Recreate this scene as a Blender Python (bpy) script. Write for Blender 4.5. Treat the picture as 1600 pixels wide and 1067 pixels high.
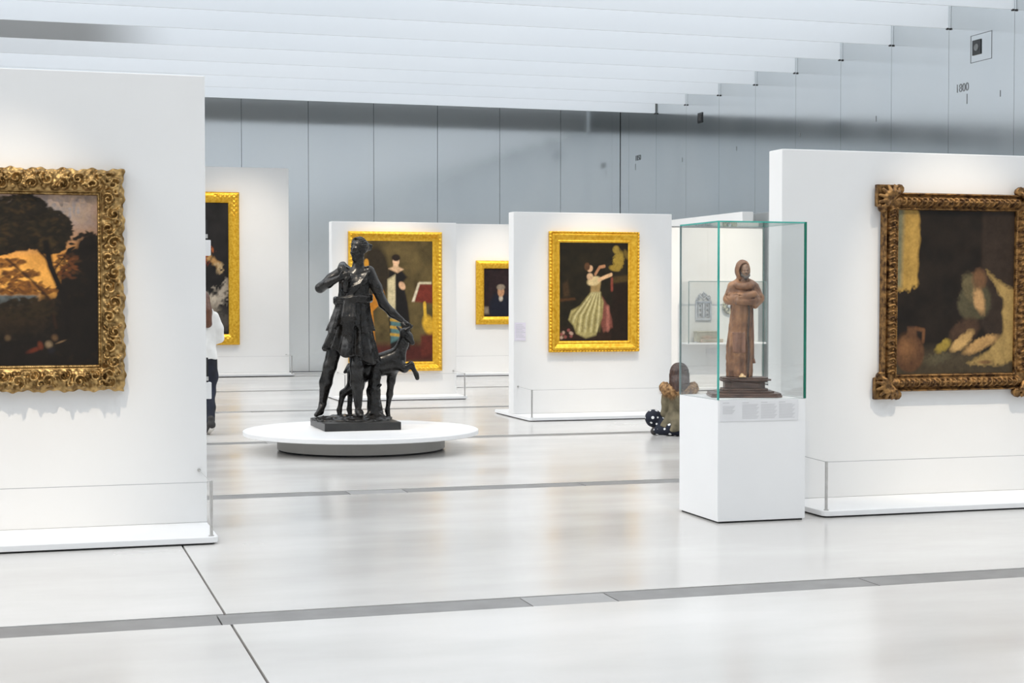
import bpy, math, random
import numpy as np
from mathutils import Vector

# ------------------------------------------------------------------ scene, camera, light
for o in list(bpy.data.objects):
    bpy.data.objects.remove(o)
scene = bpy.context.scene
COL = scene.collection
PI = math.pi
rng = random.Random(7)
nrs = np.random.RandomState(11)

cam_data = bpy.data.cameras.new('camera')
cam_data.sensor_width = 36.0
cam_data.lens = 2484.07 / 1600 * 36.0
cam_data.clip_end = 200
cam = bpy.data.objects.new('camera', cam_data)
cam.location = (0, 0, 1.6)
cam.rotation_euler = (PI / 2 - 0.0288, 0, -0.296423)
COL.objects.link(cam)
scene.camera = cam

world = bpy.data.worlds.new('overcast_sky')
scene.world = world
world.use_nodes = True
bg = world.node_tree.nodes['Background']
bg.inputs['Color'].default_value = (0.94, 0.97, 1.0, 1)
bg.inputs['Strength'].default_value = 1.2

vs = scene.view_settings
vs.view_transform = 'Standard'
vs.look = 'None'
vs.gamma = 1.0
vs.use_curve_mapping = False
vs.exposure = 0.72

sun_l = bpy.data.lights.new('hazy_sun', 'SUN')
sun_l.energy = 0.9
sun_l.angle = math.radians(50)
sun_l.color = (1.0, 0.985, 0.965)
sun_o = bpy.data.objects.new('hazy_sun', sun_l)
COL.objects.link(sun_o)
sun_o.rotation_euler = Vector((0.80, 0.02, -0.60)).to_track_quat('-Z', 'Y').to_euler()

def spot(name, loc, target, energy, angle=30, blend=1.0, size=0.03, col=(1.0, 0.86, 0.68)):
    l = bpy.data.lights.new(name, 'SPOT')
    l.energy = energy
    l.color = col
    l.spot_size = math.radians(angle)
    l.spot_blend = blend
    l.shadow_soft_size = size
    o = bpy.data.objects.new(name, l)
    COL.objects.link(o)
    o.location = loc
    d = Vector(target) - Vector(loc)
    o.rotation_euler = d.to_track_quat('-Z', 'Y').to_euler()
    return o

# ------------------------------------------------------------------ materials
def lin(c):
    return tuple(((v / 255) / 12.92 if v / 255 <= 0.04045 else ((v / 255 + 0.055) / 1.055) ** 2.4) for v in c)

def mat(name, col, rough=0.5, metal=0.0, col2=None, scale=8.0, bump=0.0, bscale=40.0, spec=0.5, detail=4.0,
        stretch=(1, 1, 1), ramp=(0.35, 0.65), rough2=None, coat=0.0):
    m = bpy.data.materials.new(name)
    m.use_nodes = True
    nt = m.node_tree
    b = nt.nodes['Principled BSDF']
    b.inputs['Base Color'].default_value = (*col, 1)
    b.inputs['Roughness'].default_value = rough
    b.inputs['Metallic'].default_value = metal
    b.inputs['Specular IOR Level'].default_value = spec
    b.inputs['Coat Weight'].default_value = coat
    tc = nt.nodes.new('ShaderNodeTexCoord')
    mp = nt.nodes.new('ShaderNodeMapping')
    mp.inputs['Scale'].default_value = stretch
    nt.links.new(tc.outputs['Object'], mp.inputs['Vector'])
    if col2 is not None or rough2 is not None:
        n = nt.nodes.new('ShaderNodeTexNoise')
        n.inputs['Scale'].default_value = scale
        n.inputs['Detail'].default_value = detail
        nt.links.new(mp.outputs['Vector'], n.inputs['Vector'])
        if col2 is not None:
            r = nt.nodes.new('ShaderNodeValToRGB')
            r.color_ramp.elements[0].position = ramp[0]
            r.color_ramp.elements[1].position = ramp[1]
            r.color_ramp.elements[0].color = (*col, 1)
            r.color_ramp.elements[1].color = (*col2, 1)
            nt.links.new(n.outputs['Fac'], r.inputs['Fac'])
            nt.links.new(r.outputs['Color'], b.inputs['Base Color'])
        if rough2 is not None:
            mr = nt.nodes.new('ShaderNodeMapRange')
            mr.inputs['From Min'].default_value = 0.3
            mr.inputs['From Max'].default_value = 0.7
            mr.inputs['To Min'].default_value = rough
            mr.inputs['To Max'].default_value = rough2
            nt.links.new(n.outputs['Fac'], mr.inputs['Value'])
            nt.links.new(mr.outputs['Result'], b.inputs['Roughness'])
    if bump > 0:
        n2 = nt.nodes.new('ShaderNodeTexNoise')
        n2.inputs['Scale'].default_value = bscale
        n2.inputs['Detail'].default_value = 3
        nt.links.new(mp.outputs['Vector'], n2.inputs['Vector'])
        bp = nt.nodes.new('ShaderNodeBump')
        bp.inputs['Strength'].default_value = bump
        bp.inputs['Distance'].default_value = 0.01
        nt.links.new(n2.outputs['Fac'], bp.inputs['Height'])
        nt.links.new(bp.outputs['Normal'], b.inputs['Normal'])
    return m

M = {}
M['white'] = mat('white_panel_paint', (0.80, 0.795, 0.785), 0.55, col2=(0.82, 0.815, 0.805), scale=1.2, spec=0.3)
M['plinth'] = mat('white_plinth_paint', (0.82, 0.82, 0.82), 0.45, col2=(0.84, 0.84, 0.84), scale=1.5, spec=0.35)
M['plate'] = mat('white_base_plate', (0.82, 0.82, 0.82), 0.35, col2=(0.84, 0.84, 0.84), scale=2, spec=0.4)
M['black'] = mat('black_recess', (0.015, 0.015, 0.016), 0.7, col2=(0.025, 0.025, 0.025))
M['steel'] = mat('brushed_steel', (0.55, 0.54, 0.52), 0.3, 1.0, col2=(0.62, 0.61, 0.6), scale=30)
M['cord'] = mat('grey_barrier_cord', (0.42, 0.42, 0.42), 0.6, col2=(0.48, 0.48, 0.48))
M['alu'] = mat('anodised_aluminium', (0.675, 0.70, 0.71), 0.10, 1.0, col2=(0.705, 0.725, 0.73), scale=0.8, rough2=0.145,
               stretch=(1, 1, 0.6), bump=0.0)
M['alu_back'] = mat('wall_backing_dark', (0.04, 0.045, 0.05), 0.6, col2=(0.05, 0.05, 0.055))
M['fin'] = mat('white_louvre', (0.68, 0.715, 0.75), 0.42, col2=(0.71, 0.74, 0.77), scale=0.35, stretch=(0.5, 1, 1), spec=0.4)
M['soffit'] = mat('grey_soffit', (0.62, 0.63, 0.62), 0.6, col2=(0.65, 0.66, 0.65))
M['concrete'] = mat('polished_concrete', (0.545, 0.527, 0.505), 0.15, col2=(0.645, 0.63, 0.61), scale=0.55, detail=9,
                    ramp=(0.38, 0.64), rough2=0.28, bump=0.008, bscale=3, stretch=(0.6, 1.4, 1), spec=0.55)
M['joint'] = mat('floor_joint', (0.16, 0.13, 0.11), 0.8, col2=(0.2, 0.16, 0.13))
M['grille_a'] = mat('grey_floor_grille', (0.20, 0.195, 0.19), 0.45, col2=(0.235, 0.23, 0.225), scale=6, detail=8)
M['grille_b'] = mat('pale_floor_cover', (0.30, 0.295, 0.29), 0.45, col2=(0.33, 0.325, 0.32), scale=6, detail=8)
M['bronze'] = mat('dark_bronze', (0.0055, 0.0052, 0.005), 0.20, 0.0, col2=(0.014, 0.0125, 0.011), scale=14, detail=6, rough2=0.34,
                  bump=0.06, bscale=60, spec=0.36)
M['slab'] = mat('dark_stone_slab', (0.014, 0.0138, 0.0135), 0.35, col2=(0.022, 0.021, 0.02), scale=12)
M['drum'] = mat('grey_drum_paint', (0.50, 0.485, 0.455), 0.5, col2=(0.53, 0.515, 0.485), scale=3)
M['gold_old'] = mat('antique_gilding', lin((104, 78, 42)), 0.30, 0.8, col2=lin((190, 158, 104)), scale=22, detail=6, rough2=0.5)
M['gold'] = mat('bright_gilding', lin((212, 156, 28)), 0.34, 0.6, col2=lin((236, 190, 64)), scale=24, detail=6, rough2=0.42)
M['gold_dk'] = mat('worn_gilding', lin((66, 44, 26)), 0.34, 0.7, col2=lin((158, 120, 72)), scale=26, detail=7, rough2=0.52)
M['robe'] = mat('painted_wood_habit', lin((96, 62, 42)), 0.45, col2=lin((162, 116, 80)), scale=11, detail=5, bump=0.2, bscale=60)
M['robe_patch'] = mat('painted_wood_patch', lin((112, 78, 62)), 0.5, col2=lin((140, 100, 78)), scale=14)
M['rope'] = mat('dark_rope', lin((60, 44, 36)), 0.6, col2=lin((80, 60, 48)), scale=60)
M['skin_statue'] = mat('painted_face', lin((120, 92, 74)), 0.45, col2=lin((148, 116, 92)), scale=30)
M['beard'] = mat('painted_beard', lin((64, 54, 48)), 0.6, col2=lin((92, 84, 78)), scale=60)
M['foot'] = mat('painted_foot', lin((214, 178, 130)), 0.45, col2=lin((225, 190, 145)), scale=30)
M['darkwood'] = mat('dark_turned_wood', lin((66, 46, 38)), 0.35, col2=lin((100, 72, 58)), scale=9, stretch=(1, 1, 4), detail=6)
M['teal'] = mat('green_glass_rim', lin((46, 150, 138)), 0.15, col2=lin((78, 172, 160)), scale=5)
M['teal_dk'] = mat('dark_green_glass_rim', lin((16, 96, 78)), 0.15, col2=lin((24, 112, 92)), scale=5)
M['greyrim'] = mat('grey_glass_rim', lin((120, 140, 140)), 0.2, col2=lin((135, 152, 152)), scale=5)
M['label'] = mat('pale_grey_label', (0.72, 0.72, 0.73), 0.5, col2=(0.74, 0.74, 0.75))
M['lilac'] = mat('lilac_label', lin((224, 218, 230)), 0.5, col2=lin((228, 222, 233)))
M['ink'] = mat('grey_print', (0.50, 0.50, 0.51), 0.6, col2=(0.53, 0.53, 0.54))
M['engrave'] = mat('engraved_grey', (0.12, 0.13, 0.135), 0.5, col2=(0.15, 0.16, 0.165))
M['silver'] = mat('tarnished_silver', lin((186, 190, 198)), 0.45, 0.1, col2=lin((206, 208, 214)), scale=20)
M['mosaic'] = mat('mottled_dish', lin((120, 122, 120)), 0.4, col2=lin((196, 192, 170)), scale=28, detail=8, ramp=(0.45, 0.55))
M['box'] = mat('carved_box_olive', lin((178, 174, 158)), 0.5, col2=lin((194, 189, 172)), scale=14)
M['boxlow'] = mat('pinkish_block', lin((196, 176, 160)), 0.5, col2=lin((206, 188, 172)), scale=14)
M['hair'] = mat('dark_brown_hair', lin((44, 30, 26)), 0.42, col2=lin((84, 58, 46)), scale=34, stretch=(3, 3, 0.3), bump=0.3, bscale=60)
M['fur'] = mat('ginger_fur', lin((92, 62, 36)), 0.8, col2=lin((186, 146, 98)), scale=30, stretch=(1, 1, 0.7))
M['khaki'] = mat('khaki_parka', lin((82, 76, 58)), 0.8, col2=lin((124, 114, 90)), scale=9, bump=0.4, bscale=22)
M['skin'] = mat('skin', lin((206, 160, 134)), 0.5, col2=lin((214, 170, 146)), scale=20)
M['shoe'] = mat('dark_shoe', lin((40, 38, 38)), 0.6, col2=lin((54, 50, 48)), scale=20)
M['sole'] = mat('pale_sole', lin((220, 214, 206)), 0.6, col2=lin((206, 200, 192)), scale=20)
M['wcoat'] = mat('white_jacket', lin((226, 224, 220)), 0.8, col2=lin((240, 239, 236)), scale=6, bump=0.4, bscale=18)
M['jeans'] = mat('navy_jeans', lin((20, 22, 32)), 0.8, col2=lin((36, 42, 60)), scale=5)
M['bhair'] = mat('chestnut_hair', lin((70, 40, 26)), 0.42, col2=lin((112, 70, 46)), scale=34, stretch=(3, 3, 0.3))
M['screen'] = mat('black_lens_glass', (0.008, 0.009, 0.01), 0.15, col2=(0.012, 0.013, 0.014))

def dots_material():
    m = bpy.data.materials.new('navy_polka_dots')
    m.use_nodes = True
    nt = m.node_tree
    b = nt.nodes['Principled BSDF']
    b.inputs['Roughness'].default_value = 0.8
    tc = nt.nodes.new('ShaderNodeTexCoord')
    v = nt.nodes.new('ShaderNodeTexVoronoi')
    v.inputs['Scale'].default_value = 15.5
    v.inputs['Randomness'].default_value = 0.35
    nt.links.new(tc.outputs['Object'], v.inputs['Vector'])
    r = nt.nodes.new('ShaderNodeValToRGB')
    r.color_ramp.interpolation = 'CONSTANT'
    r.color_ramp.elements[0].color = (0.85, 0.85, 0.85, 1)
    r.color_ramp.elements[1].position = 0.27
    r.color_ramp.elements[1].color = (*lin((18, 24, 40)), 1)
    nt.links.new(v.outputs['Distance'], r.inputs['Fac'])
    nt.links.new(r.outputs['Color'], b.inputs['Base Color'])
    return m
M['dots'] = dots_material()

def glass_material():
    m = bpy.data.materials.new('clear_case_glass')
    m.use_nodes = True
    nt = m.node_tree
    nt.nodes.clear()
    out = nt.nodes.new('ShaderNodeOutputMaterial')
    t = nt.nodes.new('ShaderNodeBsdfTransparent')
    t.inputs['Color'].default_value = (0.985, 0.992, 0.990, 1)
    g = nt.nodes.new('ShaderNodeBsdfGlossy')
    g.inputs['Roughness'].default_value = 0.01
    lw = nt.nodes.new('ShaderNodeLayerWeight')
    lw.inputs['Blend'].default_value = 0.5
    pw = nt.nodes.new('ShaderNodeMath')
    pw.operation = 'POWER'
    pw.inputs[1].default_value = 3.8
    nt.links.new(lw.outputs['Facing'], pw.inputs[0])
    fr = nt.nodes.new('ShaderNodeMapRange')
    fr.inputs['To Min'].default_value = 0.035
    fr.inputs['To Max'].default_value = 0.9
    nt.links.new(pw.outputs[0], fr.inputs['Value'])
    mx = nt.nodes.new('ShaderNodeMixShader')
    nt.links.new(fr.outputs['Result'], mx.inputs['Fac'])
    nt.links.new(t.outputs[0], mx.inputs[1])
    nt.links.new(g.outputs[0], mx.inputs[2])
    nt.links.new(mx.outputs[0], out.inputs['Surface'])
    return m
M['glass'] = glass_material()

def grey_fade_material():      # louvre whose base colour fades from grey to white along its length
    m = mat('grey_fade_louvre', (0.68, 0.715, 0.75), 0.42)
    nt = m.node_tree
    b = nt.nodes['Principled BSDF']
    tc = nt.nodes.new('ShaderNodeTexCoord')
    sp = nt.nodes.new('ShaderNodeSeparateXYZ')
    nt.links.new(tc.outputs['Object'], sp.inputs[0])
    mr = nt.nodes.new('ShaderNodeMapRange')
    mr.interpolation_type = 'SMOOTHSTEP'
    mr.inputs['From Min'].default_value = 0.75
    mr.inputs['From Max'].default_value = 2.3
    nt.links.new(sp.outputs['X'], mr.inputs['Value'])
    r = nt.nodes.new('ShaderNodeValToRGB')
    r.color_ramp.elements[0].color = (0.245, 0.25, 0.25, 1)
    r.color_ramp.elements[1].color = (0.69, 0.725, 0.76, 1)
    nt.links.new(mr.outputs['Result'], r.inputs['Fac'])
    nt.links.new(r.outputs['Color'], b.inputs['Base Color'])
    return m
M['grey_fade'] = grey_fade_material()

def paint_material():
    m = bpy.data.materials.new('varnished_oil_paint')
    m.use_nodes = True
    nt = m.node_tree
    b = nt.nodes['Principled BSDF']
    b.inputs['Roughness'].default_value = 0.42
    b.inputs['Specular IOR Level'].default_value = 0.25
    a = nt.nodes.new('ShaderNodeAttribute')
    a.attribute_name = 'paint'
    n = nt.nodes.new('ShaderNodeTexNoise')
    n.inputs['Scale'].default_value = 60
    n.inputs['Detail'].default_value = 4
    tc = nt.nodes.new('ShaderNodeTexCoord')
    nt.links.new(tc.outputs['Object'], n.inputs['Vector'])
    mr = nt.nodes.new('ShaderNodeMapRange')
    mr.inputs['To Min'].default_value = 0.75
    mr.inputs['To Max'].default_value = 1.25
    nt.links.new(n.outputs['Fac'], mr.inputs['Value'])
    mx = nt.nodes.new('ShaderNodeVectorMath')
    mx.operation = 'SCALE'
    nt.links.new(a.outputs['Color'], mx.inputs[0])
    nt.links.new(mr.outputs['Result'], mx.inputs['Scale'])
    nt.links.new(mx.outputs[0], b.inputs['Base Color'])
    return m
M['paint'] = paint_material()

# ------------------------------------------------------------------ mesh helpers
class MB:
    """collects simple solids into one mesh"""
    def __init__(self):
        self.v, self.f, self.mi = [], [], []
    def add(self, vs_, fs, mi=0):
        b = len(self.v)
        self.v += [tuple(p) for p in vs_]
        self.f += [tuple(b + i for i in f) for f in fs]
        self.mi += [mi] * len(fs)
        return self
    def box(self, x0, x1, y0, y1, z0, z1, mi=0, mis=None):
        vs_ = [(x, y, z) for z in (z0, z1) for y in (y0, y1) for x in (x0, x1)]
        fs = [(0, 2, 3, 1), (4, 5, 7, 6), (0, 1, 5, 4), (2, 6, 7, 3), (0, 4, 6, 2), (1, 3, 7, 5)]
        if mis is None:
            return self.add(vs_, fs, mi)
        for f, i in zip(fs, mis):      # bottom, top, front(-y), back(+y), left(-x), right(+x)
            self.add(vs_, [f], i)
        return self
    def prism(self, pts, z0, z1, mi=0):       # pts in xy, counter-clockwise
        n = len(pts)
        vs_ = [(x, y, z0) for x, y in pts] + [(x, y, z1) for x, y in pts]
        fs = [tuple(range(n - 1, -1, -1)), tuple(range(n, 2 * n))]
        fs += [(i, (i + 1) % n, n + (i + 1) % n, n + i) for i in range(n)]
        return self.add(vs_, fs, mi)
    def tube(self, pts, r, n=8, mi=0, cap=True):
        pts = [Vector(p) for p in pts]
        rs = r if isinstance(r, (list, tuple)) else [r] * len(pts)
        vs_, fs = [], []
        for i, p in enumerate(pts):
            t = (pts[min(i + 1, len(pts) - 1)] - pts[max(i - 1, 0)]).normalized()
            a = Vector((0, 0, 1)) if abs(t.z) < 0.9 else Vector((1, 0, 0))
            u = t.cross(a).normalized()
            w = t.cross(u)
            for k in range(n):
                an = 2 * PI * k / n
                vs_.append(p + (u * math.cos(an) + w * math.sin(an)) * rs[i])
        for i in range(len(pts) - 1):
            for k in range(n):
                k2 = (k + 1) % n
                fs.append((i * n + k, (i + 1) * n + k, (i + 1) * n + k2, i * n + k2))
        if cap:
            fs.append(tuple(range(n)))
            fs.append(tuple((len(pts) - 1) * n + k for k in range(n - 1, -1, -1)))
        return self.add(vs_, fs, mi)
    def lathe(self, prof, n=48, c=(0, 0), mi=0):   # prof (r,z) bottom to top
        vs_, fs = [], []
        for r, z in prof:
            for k in range(n):
                a = 2 * PI * k / n
                vs_.append((c[0] + r * math.cos(a), c[1] + r * math.sin(a), z))
        for i in range(len(prof) - 1):
            for k in range(n):
                k2 = (k + 1) % n
                fs.append((i * n + k, i * n + k2, (i + 1) * n + k2, (i + 1) * n + k))
        fs.append(tuple(range(n - 1, -1, -1)))
        fs.append(tuple((len(prof) - 1) * n + k for k in range(n)))
        return self.add(vs_, fs, mi)
    def build(self, name, m, parent=None, smooth=False, bevel=0.0, loc=(0, 0, 0)):
        me = bpy.data.meshes.new(name)
        me.from_pydata(self.v, [], self.f)
        ms = m if isinstance(m, (list, tuple)) else [m]
        for x in ms:
            me.materials.append(x)
        if len(ms) > 1:
            me.polygons.foreach_set('material_index', self.mi)
        if smooth:
            me.polygons.foreach_set('use_smooth', [True] * len(me.polygons))
        me.update()
        return link(name, me, parent, bevel, loc)

def link(name, me, parent=None, bevel=0.0, loc=(0, 0, 0)):
    o = bpy.data.objects.new(name, me)
    COL.objects.link(o)
    o.location = loc
    if parent is not None:
        o.parent = parent
    if bevel > 0:
        bv = o.modifiers.new('bevel', 'BEVEL')
        bv.width = bevel
        bv.segments = 2
        bv.limit_method = 'ANGLE'
    return o

def arr_mesh(name, V, Fq, m, parent=None, smooth=True, loc=(0, 0, 0)):
    me = bpy.data.meshes.new(name)
    me.from_pydata(np.asarray(V, dtype=float).tolist(), [], np.asarray(Fq).tolist())
    me.materials.append(m)
    if smooth:
        me.polygons.foreach_set('use_smooth', [True] * len(me.polygons))
    me.update()
    return link(name, me, parent, 0, loc)

def thing(name, label, cat, loc=(0, 0, 0), rz=0.0, group=None):
    o = bpy.data.objects.new(name, None)
    o.empty_display_size = 0.1
    COL.objects.link(o)
    o.location = loc
    o.rotation_euler = (0, 0, rz)
    return tag(o, label, cat, group)

def tag(o, label, cat, group=None):
    o['label'] = label
    o['category'] = cat
    if group:
        o['group'] = group
    return o

def struct(name, label=None):
    o = bpy.data.objects.new(name, None)
    COL.objects.link(o)
    o['kind'] = 'structure'
    if label:
        o['label'] = label
        o['category'] = name.split('_')[0]
    return o

def vnoise(P, scale, seed=0):
    """smooth value noise in -1..1 for points (...,3)"""
    r = np.random.RandomState(seed)
    L = r.uniform(-1, 1, (32, 32, 32)).astype(np.float32)
    q = np.asarray(P, dtype=np.float32) * scale + 100.0
    i = np.floor(q).astype(int)
    f = q - i
    f = f * f * (3 - 2 * f)
    i0 = i % 32
    i1 = (i + 1) % 32
    def g(a, b, c):
        return L[a, b, c]
    x0, y0, z0 = i0[..., 0], i0[..., 1], i0[..., 2]
    x1, y1, z1 = i1[..., 0], i1[..., 1], i1[..., 2]
    fx, fy, fz = f[..., 0], f[..., 1], f[..., 2]
    c00 = g(x0, y0, z0) * (1 - fx) + g(x1, y0, z0) * fx
    c10 = g(x0, y1, z0) * (1 - fx) + g(x1, y1, z0) * fx
    c01 = g(x0, y0, z1) * (1 - fx) + g(x1, y0, z1) * fx
    c11 = g(x0, y1, z1) * (1 - fx) + g(x1, y1, z1) * fx
    return (c00 * (1 - fy) + c10 * fy) * (1 - fz) + (c01 * (1 - fy) + c11 * fy) * fz

# ------------------------------------------------------------------ sculpting by distance field
class Sculpt:
    def __init__(self, lo, hi, h):
        self.lo = np.array(lo, dtype=np.float32)
        self.h = h
        self.n = (np.ceil((np.array(hi) - np.array(lo)) / h).astype(int) + 1)
        self.v = np.full(self.n, 1.0, dtype=np.float32)
    def _block(self, lo, hi):
        a = np.clip(np.floor((np.array(lo) - self.lo) / self.h).astype(int), 0, self.n - 1)
        b = np.clip(np.ceil((np.array(hi) - self.lo) / self.h).astype(int) + 1, 1, self.n)
        sl = tuple(slice(a[i], b[i]) for i in range(3))
        ax = [self.lo[i] + self.h * np.arange(a[i], b[i], dtype=np.float32) for i in range(3)]
        return sl, np.stack(np.meshgrid(*ax, indexing='ij'), -1)
    def add(self, fn, lo, hi, k=0.02, op='u'):
        sl, P = self._block(lo, hi)
        if P.size == 0:
            return self
        d = fn(P)
        a = self.v[sl]
        if op == 'u':
            h = np.clip(0.5 + 0.5 * (d - a) / k, 0, 1)
            self.v[sl] = d * (1 - h) + a * h - k * h * (1 - h)
        elif op == 's':       # smooth subtraction of d
            h = np.clip(0.5 - 0.5 * (a + d) / k, 0, 1)
            self.v[sl] = a * (1 - h) + (-d) * h + k * h * (1 - h)
        elif op == 'disp':
            self.v[sl] = a + d
        return self
    def cone(self, a, b, ra, rb, k=0.02, op='u'):
        a = np.array(a, dtype=np.float32)
        b = np.array(b, dtype=np.float32)
        ba = b - a
        L = float(ba @ ba) + 1e-9
        m = max(ra, rb) + 0.06
        def fn(P):
            t = np.clip(((P - a) @ ba) / L, 0, 1)
            return np.linalg.norm(P - a - t[..., None] * ba, axis=-1) - (ra + (rb - ra) * t)
        return self.add(fn, np.minimum(a, b) - m, np.maximum(a, b) + m, k, op)
    def chain(self, pts, rs, k=0.02):
        for i in range(len(pts) - 1):
            self.cone(pts[i], pts[i + 1], rs[i], rs[i + 1], k)
        return self
    def ell(self, c, r, k=0.02, rot=(0, 0, 0), op='u'):
        from mathutils import Euler
        R = np.array(Euler(rot).to_matrix(), dtype=np.float32)
        c = np.array(c, dtype=np.float32)
        r = np.array(r, dtype=np.float32)
        m = float(r.max()) + 0.06
        def fn(P):
            q = (P - c) @ R
            k0 = np.linalg.norm(q / r, axis=-1)
            k1 = np.linalg.norm(q / (r * r), axis=-1) + 1e-6
            return k0 * (k0 - 1) / k1
        return self.add(fn, c - m, c + m, k, op)
    def skirt(self, stations, amp, n, hem=None, k=0.02, seed=0, twist=0.0, top_amp=0.1):
        """stations: (z, cx, cy, rx, ry) bottom to top; folds grow to the hem"""
        st = np.array(stations, dtype=np.float32)
        z0, z1 = st[0, 0], st[-1, 0]
        def fn(P):
            z = P[..., 2]
            cx, cy, rx, ry = [np.interp(z, st[:, 0], st[:, i]) for i in (1, 2, 3, 4)]
            x = (P[..., 0] - cx) / rx
            y = (P[..., 1] - cy) / ry
            rho = np.sqrt(x * x + y * y) + 1e-6
            th = np.arctan2(y, x)
            t = np.clip((z1 - z) / (z1 - z0), 0, 1)
            A = amp * (top_amp + (1 - top_amp) * t)
            w = 0.9 * vnoise(np.stack([np.cos(th) * 2 + seed, np.sin(th) * 2, z * 1.5], -1), 1.0, seed)
            fold = A * (np.sin(n * th + 2.2 * w + twist * t) + 0.55 * np.sin((n * 1.7 // 1) * th + 3 * w + 1.3))
            d = (rho - 1 - fold) * np.minimum(rx, ry) * 0.75
            zb = z0 if hem is None else hem(th)
            return np.maximum(np.maximum(d, z - z1), zb - z)
        m = st[:, 3:5].max() * (1 + 2 * amp) + 0.06
        return self.add(fn, (st[:, 1].min() - m, st[:, 2].min() - m, z0 - 0.15), (st[:, 1].max() + m, st[:, 2].max() + m, z1 + 0.06), k)
    def noise(self, amp, scale, seed=0):
        sl, P = self._block(self.lo, self.lo + self.h * self.n)
        self.v += (amp * vnoise(P, scale, seed)).astype(np.float32)
        return self
    def mesh(self, name, m, parent=None, loc=(0, 0, 0)):
        v = self.v
        s = v < 0
        c = np.zeros(np.array(v.shape) - 1, dtype=np.int8)
        for dx in (0, 1):
            for dy in (0, 1):
                for dz in (0, 1):
                    c += s[dx:v.shape[0] - 1 + dx, dy:v.shape[1] - 1 + dy, dz:v.shape[2] - 1 + dz]
        mixed = (c > 0) & (c < 8)
        I, J, K = np.nonzero(mixed)
        idx = np.full(mixed.shape, -1, dtype=np.int64)
        idx[I, J, K] = np.arange(len(I))
        acc = np.zeros((len(I), 3))
        cnt = np.zeros(len(I))
        cr = [(a, b, d) for a in (0, 1) for b in (0, 1) for d in (0, 1)]
        for p in cr:
            for ax in range(3):
                if p[ax] == 0:
                    q = list(p)
                    q[ax] = 1
                    a = v[I + p[0], J + p[1], K + p[2]]
                    b = v[I + q[0], J + q[1], K + q[2]]
                    x = (a < 0) != (b < 0)
                    t = np.where(x, a / np.where(a == b, 1, a - b), 0)
                    pos = np.array(p, dtype=float)[None, :] + t[:, None] * (np.array(q) - np.array(p))[None, :]
                    acc += pos * x[:, None]
                    cnt += x
        V = self.lo + self.h * (np.stack([I, J, K], -1) + acc / cnt[:, None])
        quads = []
        # x edges
        e = s[:-1, 1:-1, 1:-1] != s[1:, 1:-1, 1:-1]
        for ax in range(3):
            sl0 = [slice(1, -1)] * 3
            sl1 = [slice(1, -1)] * 3
            sl0[ax] = slice(0, -1)
            sl1[ax] = slice(1, None)
            A, B = s[tuple(sl0)], s[tuple(sl1)]
            ii = np.argwhere(A != B)
            if len(ii) == 0:
                continue
            off = np.ones(3, dtype=int)
            off[ax] = 0
            base = ii + off
            u, w = (ax + 1) % 3, (ax + 2) % 3
            def cell(du, dw):
                q = base.copy()
                q[:, u] += du
                q[:, w] += dw
                return idx[q[:, 0], q[:, 1], q[:, 2]]
            qd = np.stack([cell(-1, -1), cell(0, -1), cell(0, 0), cell(-1, 0)], -1)
            inside = A[ii[:, 0], ii[:, 1], ii[:, 2]]
            qd[~inside] = qd[~inside][:, ::-1]
            quads.append(qd)
        Q = np.concatenate(quads)
        Q = Q[(Q >= 0).all(1)]
        return arr_mesh(name, V, Q, m, parent, True, loc)

def head_frame(c, yaw, k):
    cy_, sy_ = math.cos(yaw), math.sin(yaw)
    def T(x, y, z):
        x, y, z = x * k, y * k, z * k
        return (c[0] + cy_ * x - sy_ * y, c[1] + sy_ * x + cy_ * y, c[2] + z)
    return T

def head(S, c, yaw, k=1.0, ears=True):
    """a head with brow, eyes, nose, lips, chin and ears; the face looks along -y turned by yaw"""
    T = head_frame(c, yaw, k)
    R = (0, 0, yaw)
    S.ell(T(0, 0.012, 0.035), (0.075 * k, 0.094 * k, 0.085 * k), 0.02 * k, R)
    S.ell(T(0, -0.02, -0.03), (0.060 * k, 0.073 * k, 0.085 * k), 0.03 * k, R)
    for q in (-1, 1):
        S.cone(T(q * 0.05, -0.005, -0.06), T(q * 0.006, -0.062, -0.096), 0.022 * k, 0.019 * k, 0.02 * k)
        S.ell(T(q * 0.036, -0.062, -0.03), (0.022 * k, 0.02 * k, 0.02 * k), 0.02 * k, R)
        S.cone(T(q * 0.012, -0.090, 0.017), T(q * 0.046, -0.074, 0.014), 0.008 * k, 0.007 * k, 0.012 * k)
        S.ell(T(q * 0.028, -0.097, -0.002), (0.017 * k, 0.015 * k, 0.010 * k), 0.008 * k, R, 's')
        S.ell(T(q * 0.028, -0.076, -0.003), (0.0125 * k, 0.0125 * k, 0.0115 * k), 0.003 * k, R)
        S.ell(T(q * 0.011, -0.100, -0.036), (0.008 * k, 0.009 * k, 0.007 * k), 0.005 * k, R)
        if ears:
            S.ell(T(q * 0.076, 0.012, -0.008), (0.012 * k, 0.022 * k, 0.032 * k), 0.01 * k, R)
    S.ell(T(0, -0.070, -0.098), (0.024 * k, 0.020 * k, 0.019 * k), 0.015 * k, R)
    S.cone(T(0, -0.090, 0.010), T(0, -0.112, -0.032), 0.008 * k, 0.011 * k, 0.008 * k)
    S.chain([T(-0.021, -0.082, -0.060), T(0, -0.092, -0.057), T(0.021, -0.082, -0.060)], [0.005 * k, 0.0065 * k, 0.005 * k], 0.005 * k)
    S.chain([T(-0.017, -0.081, -0.069), T(0, -0.091, -0.071), T(0.017, -0.081, -0.069)], [0.005 * k, 0.007 * k, 0.005 * k], 0.005 * k)
    return S

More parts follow.
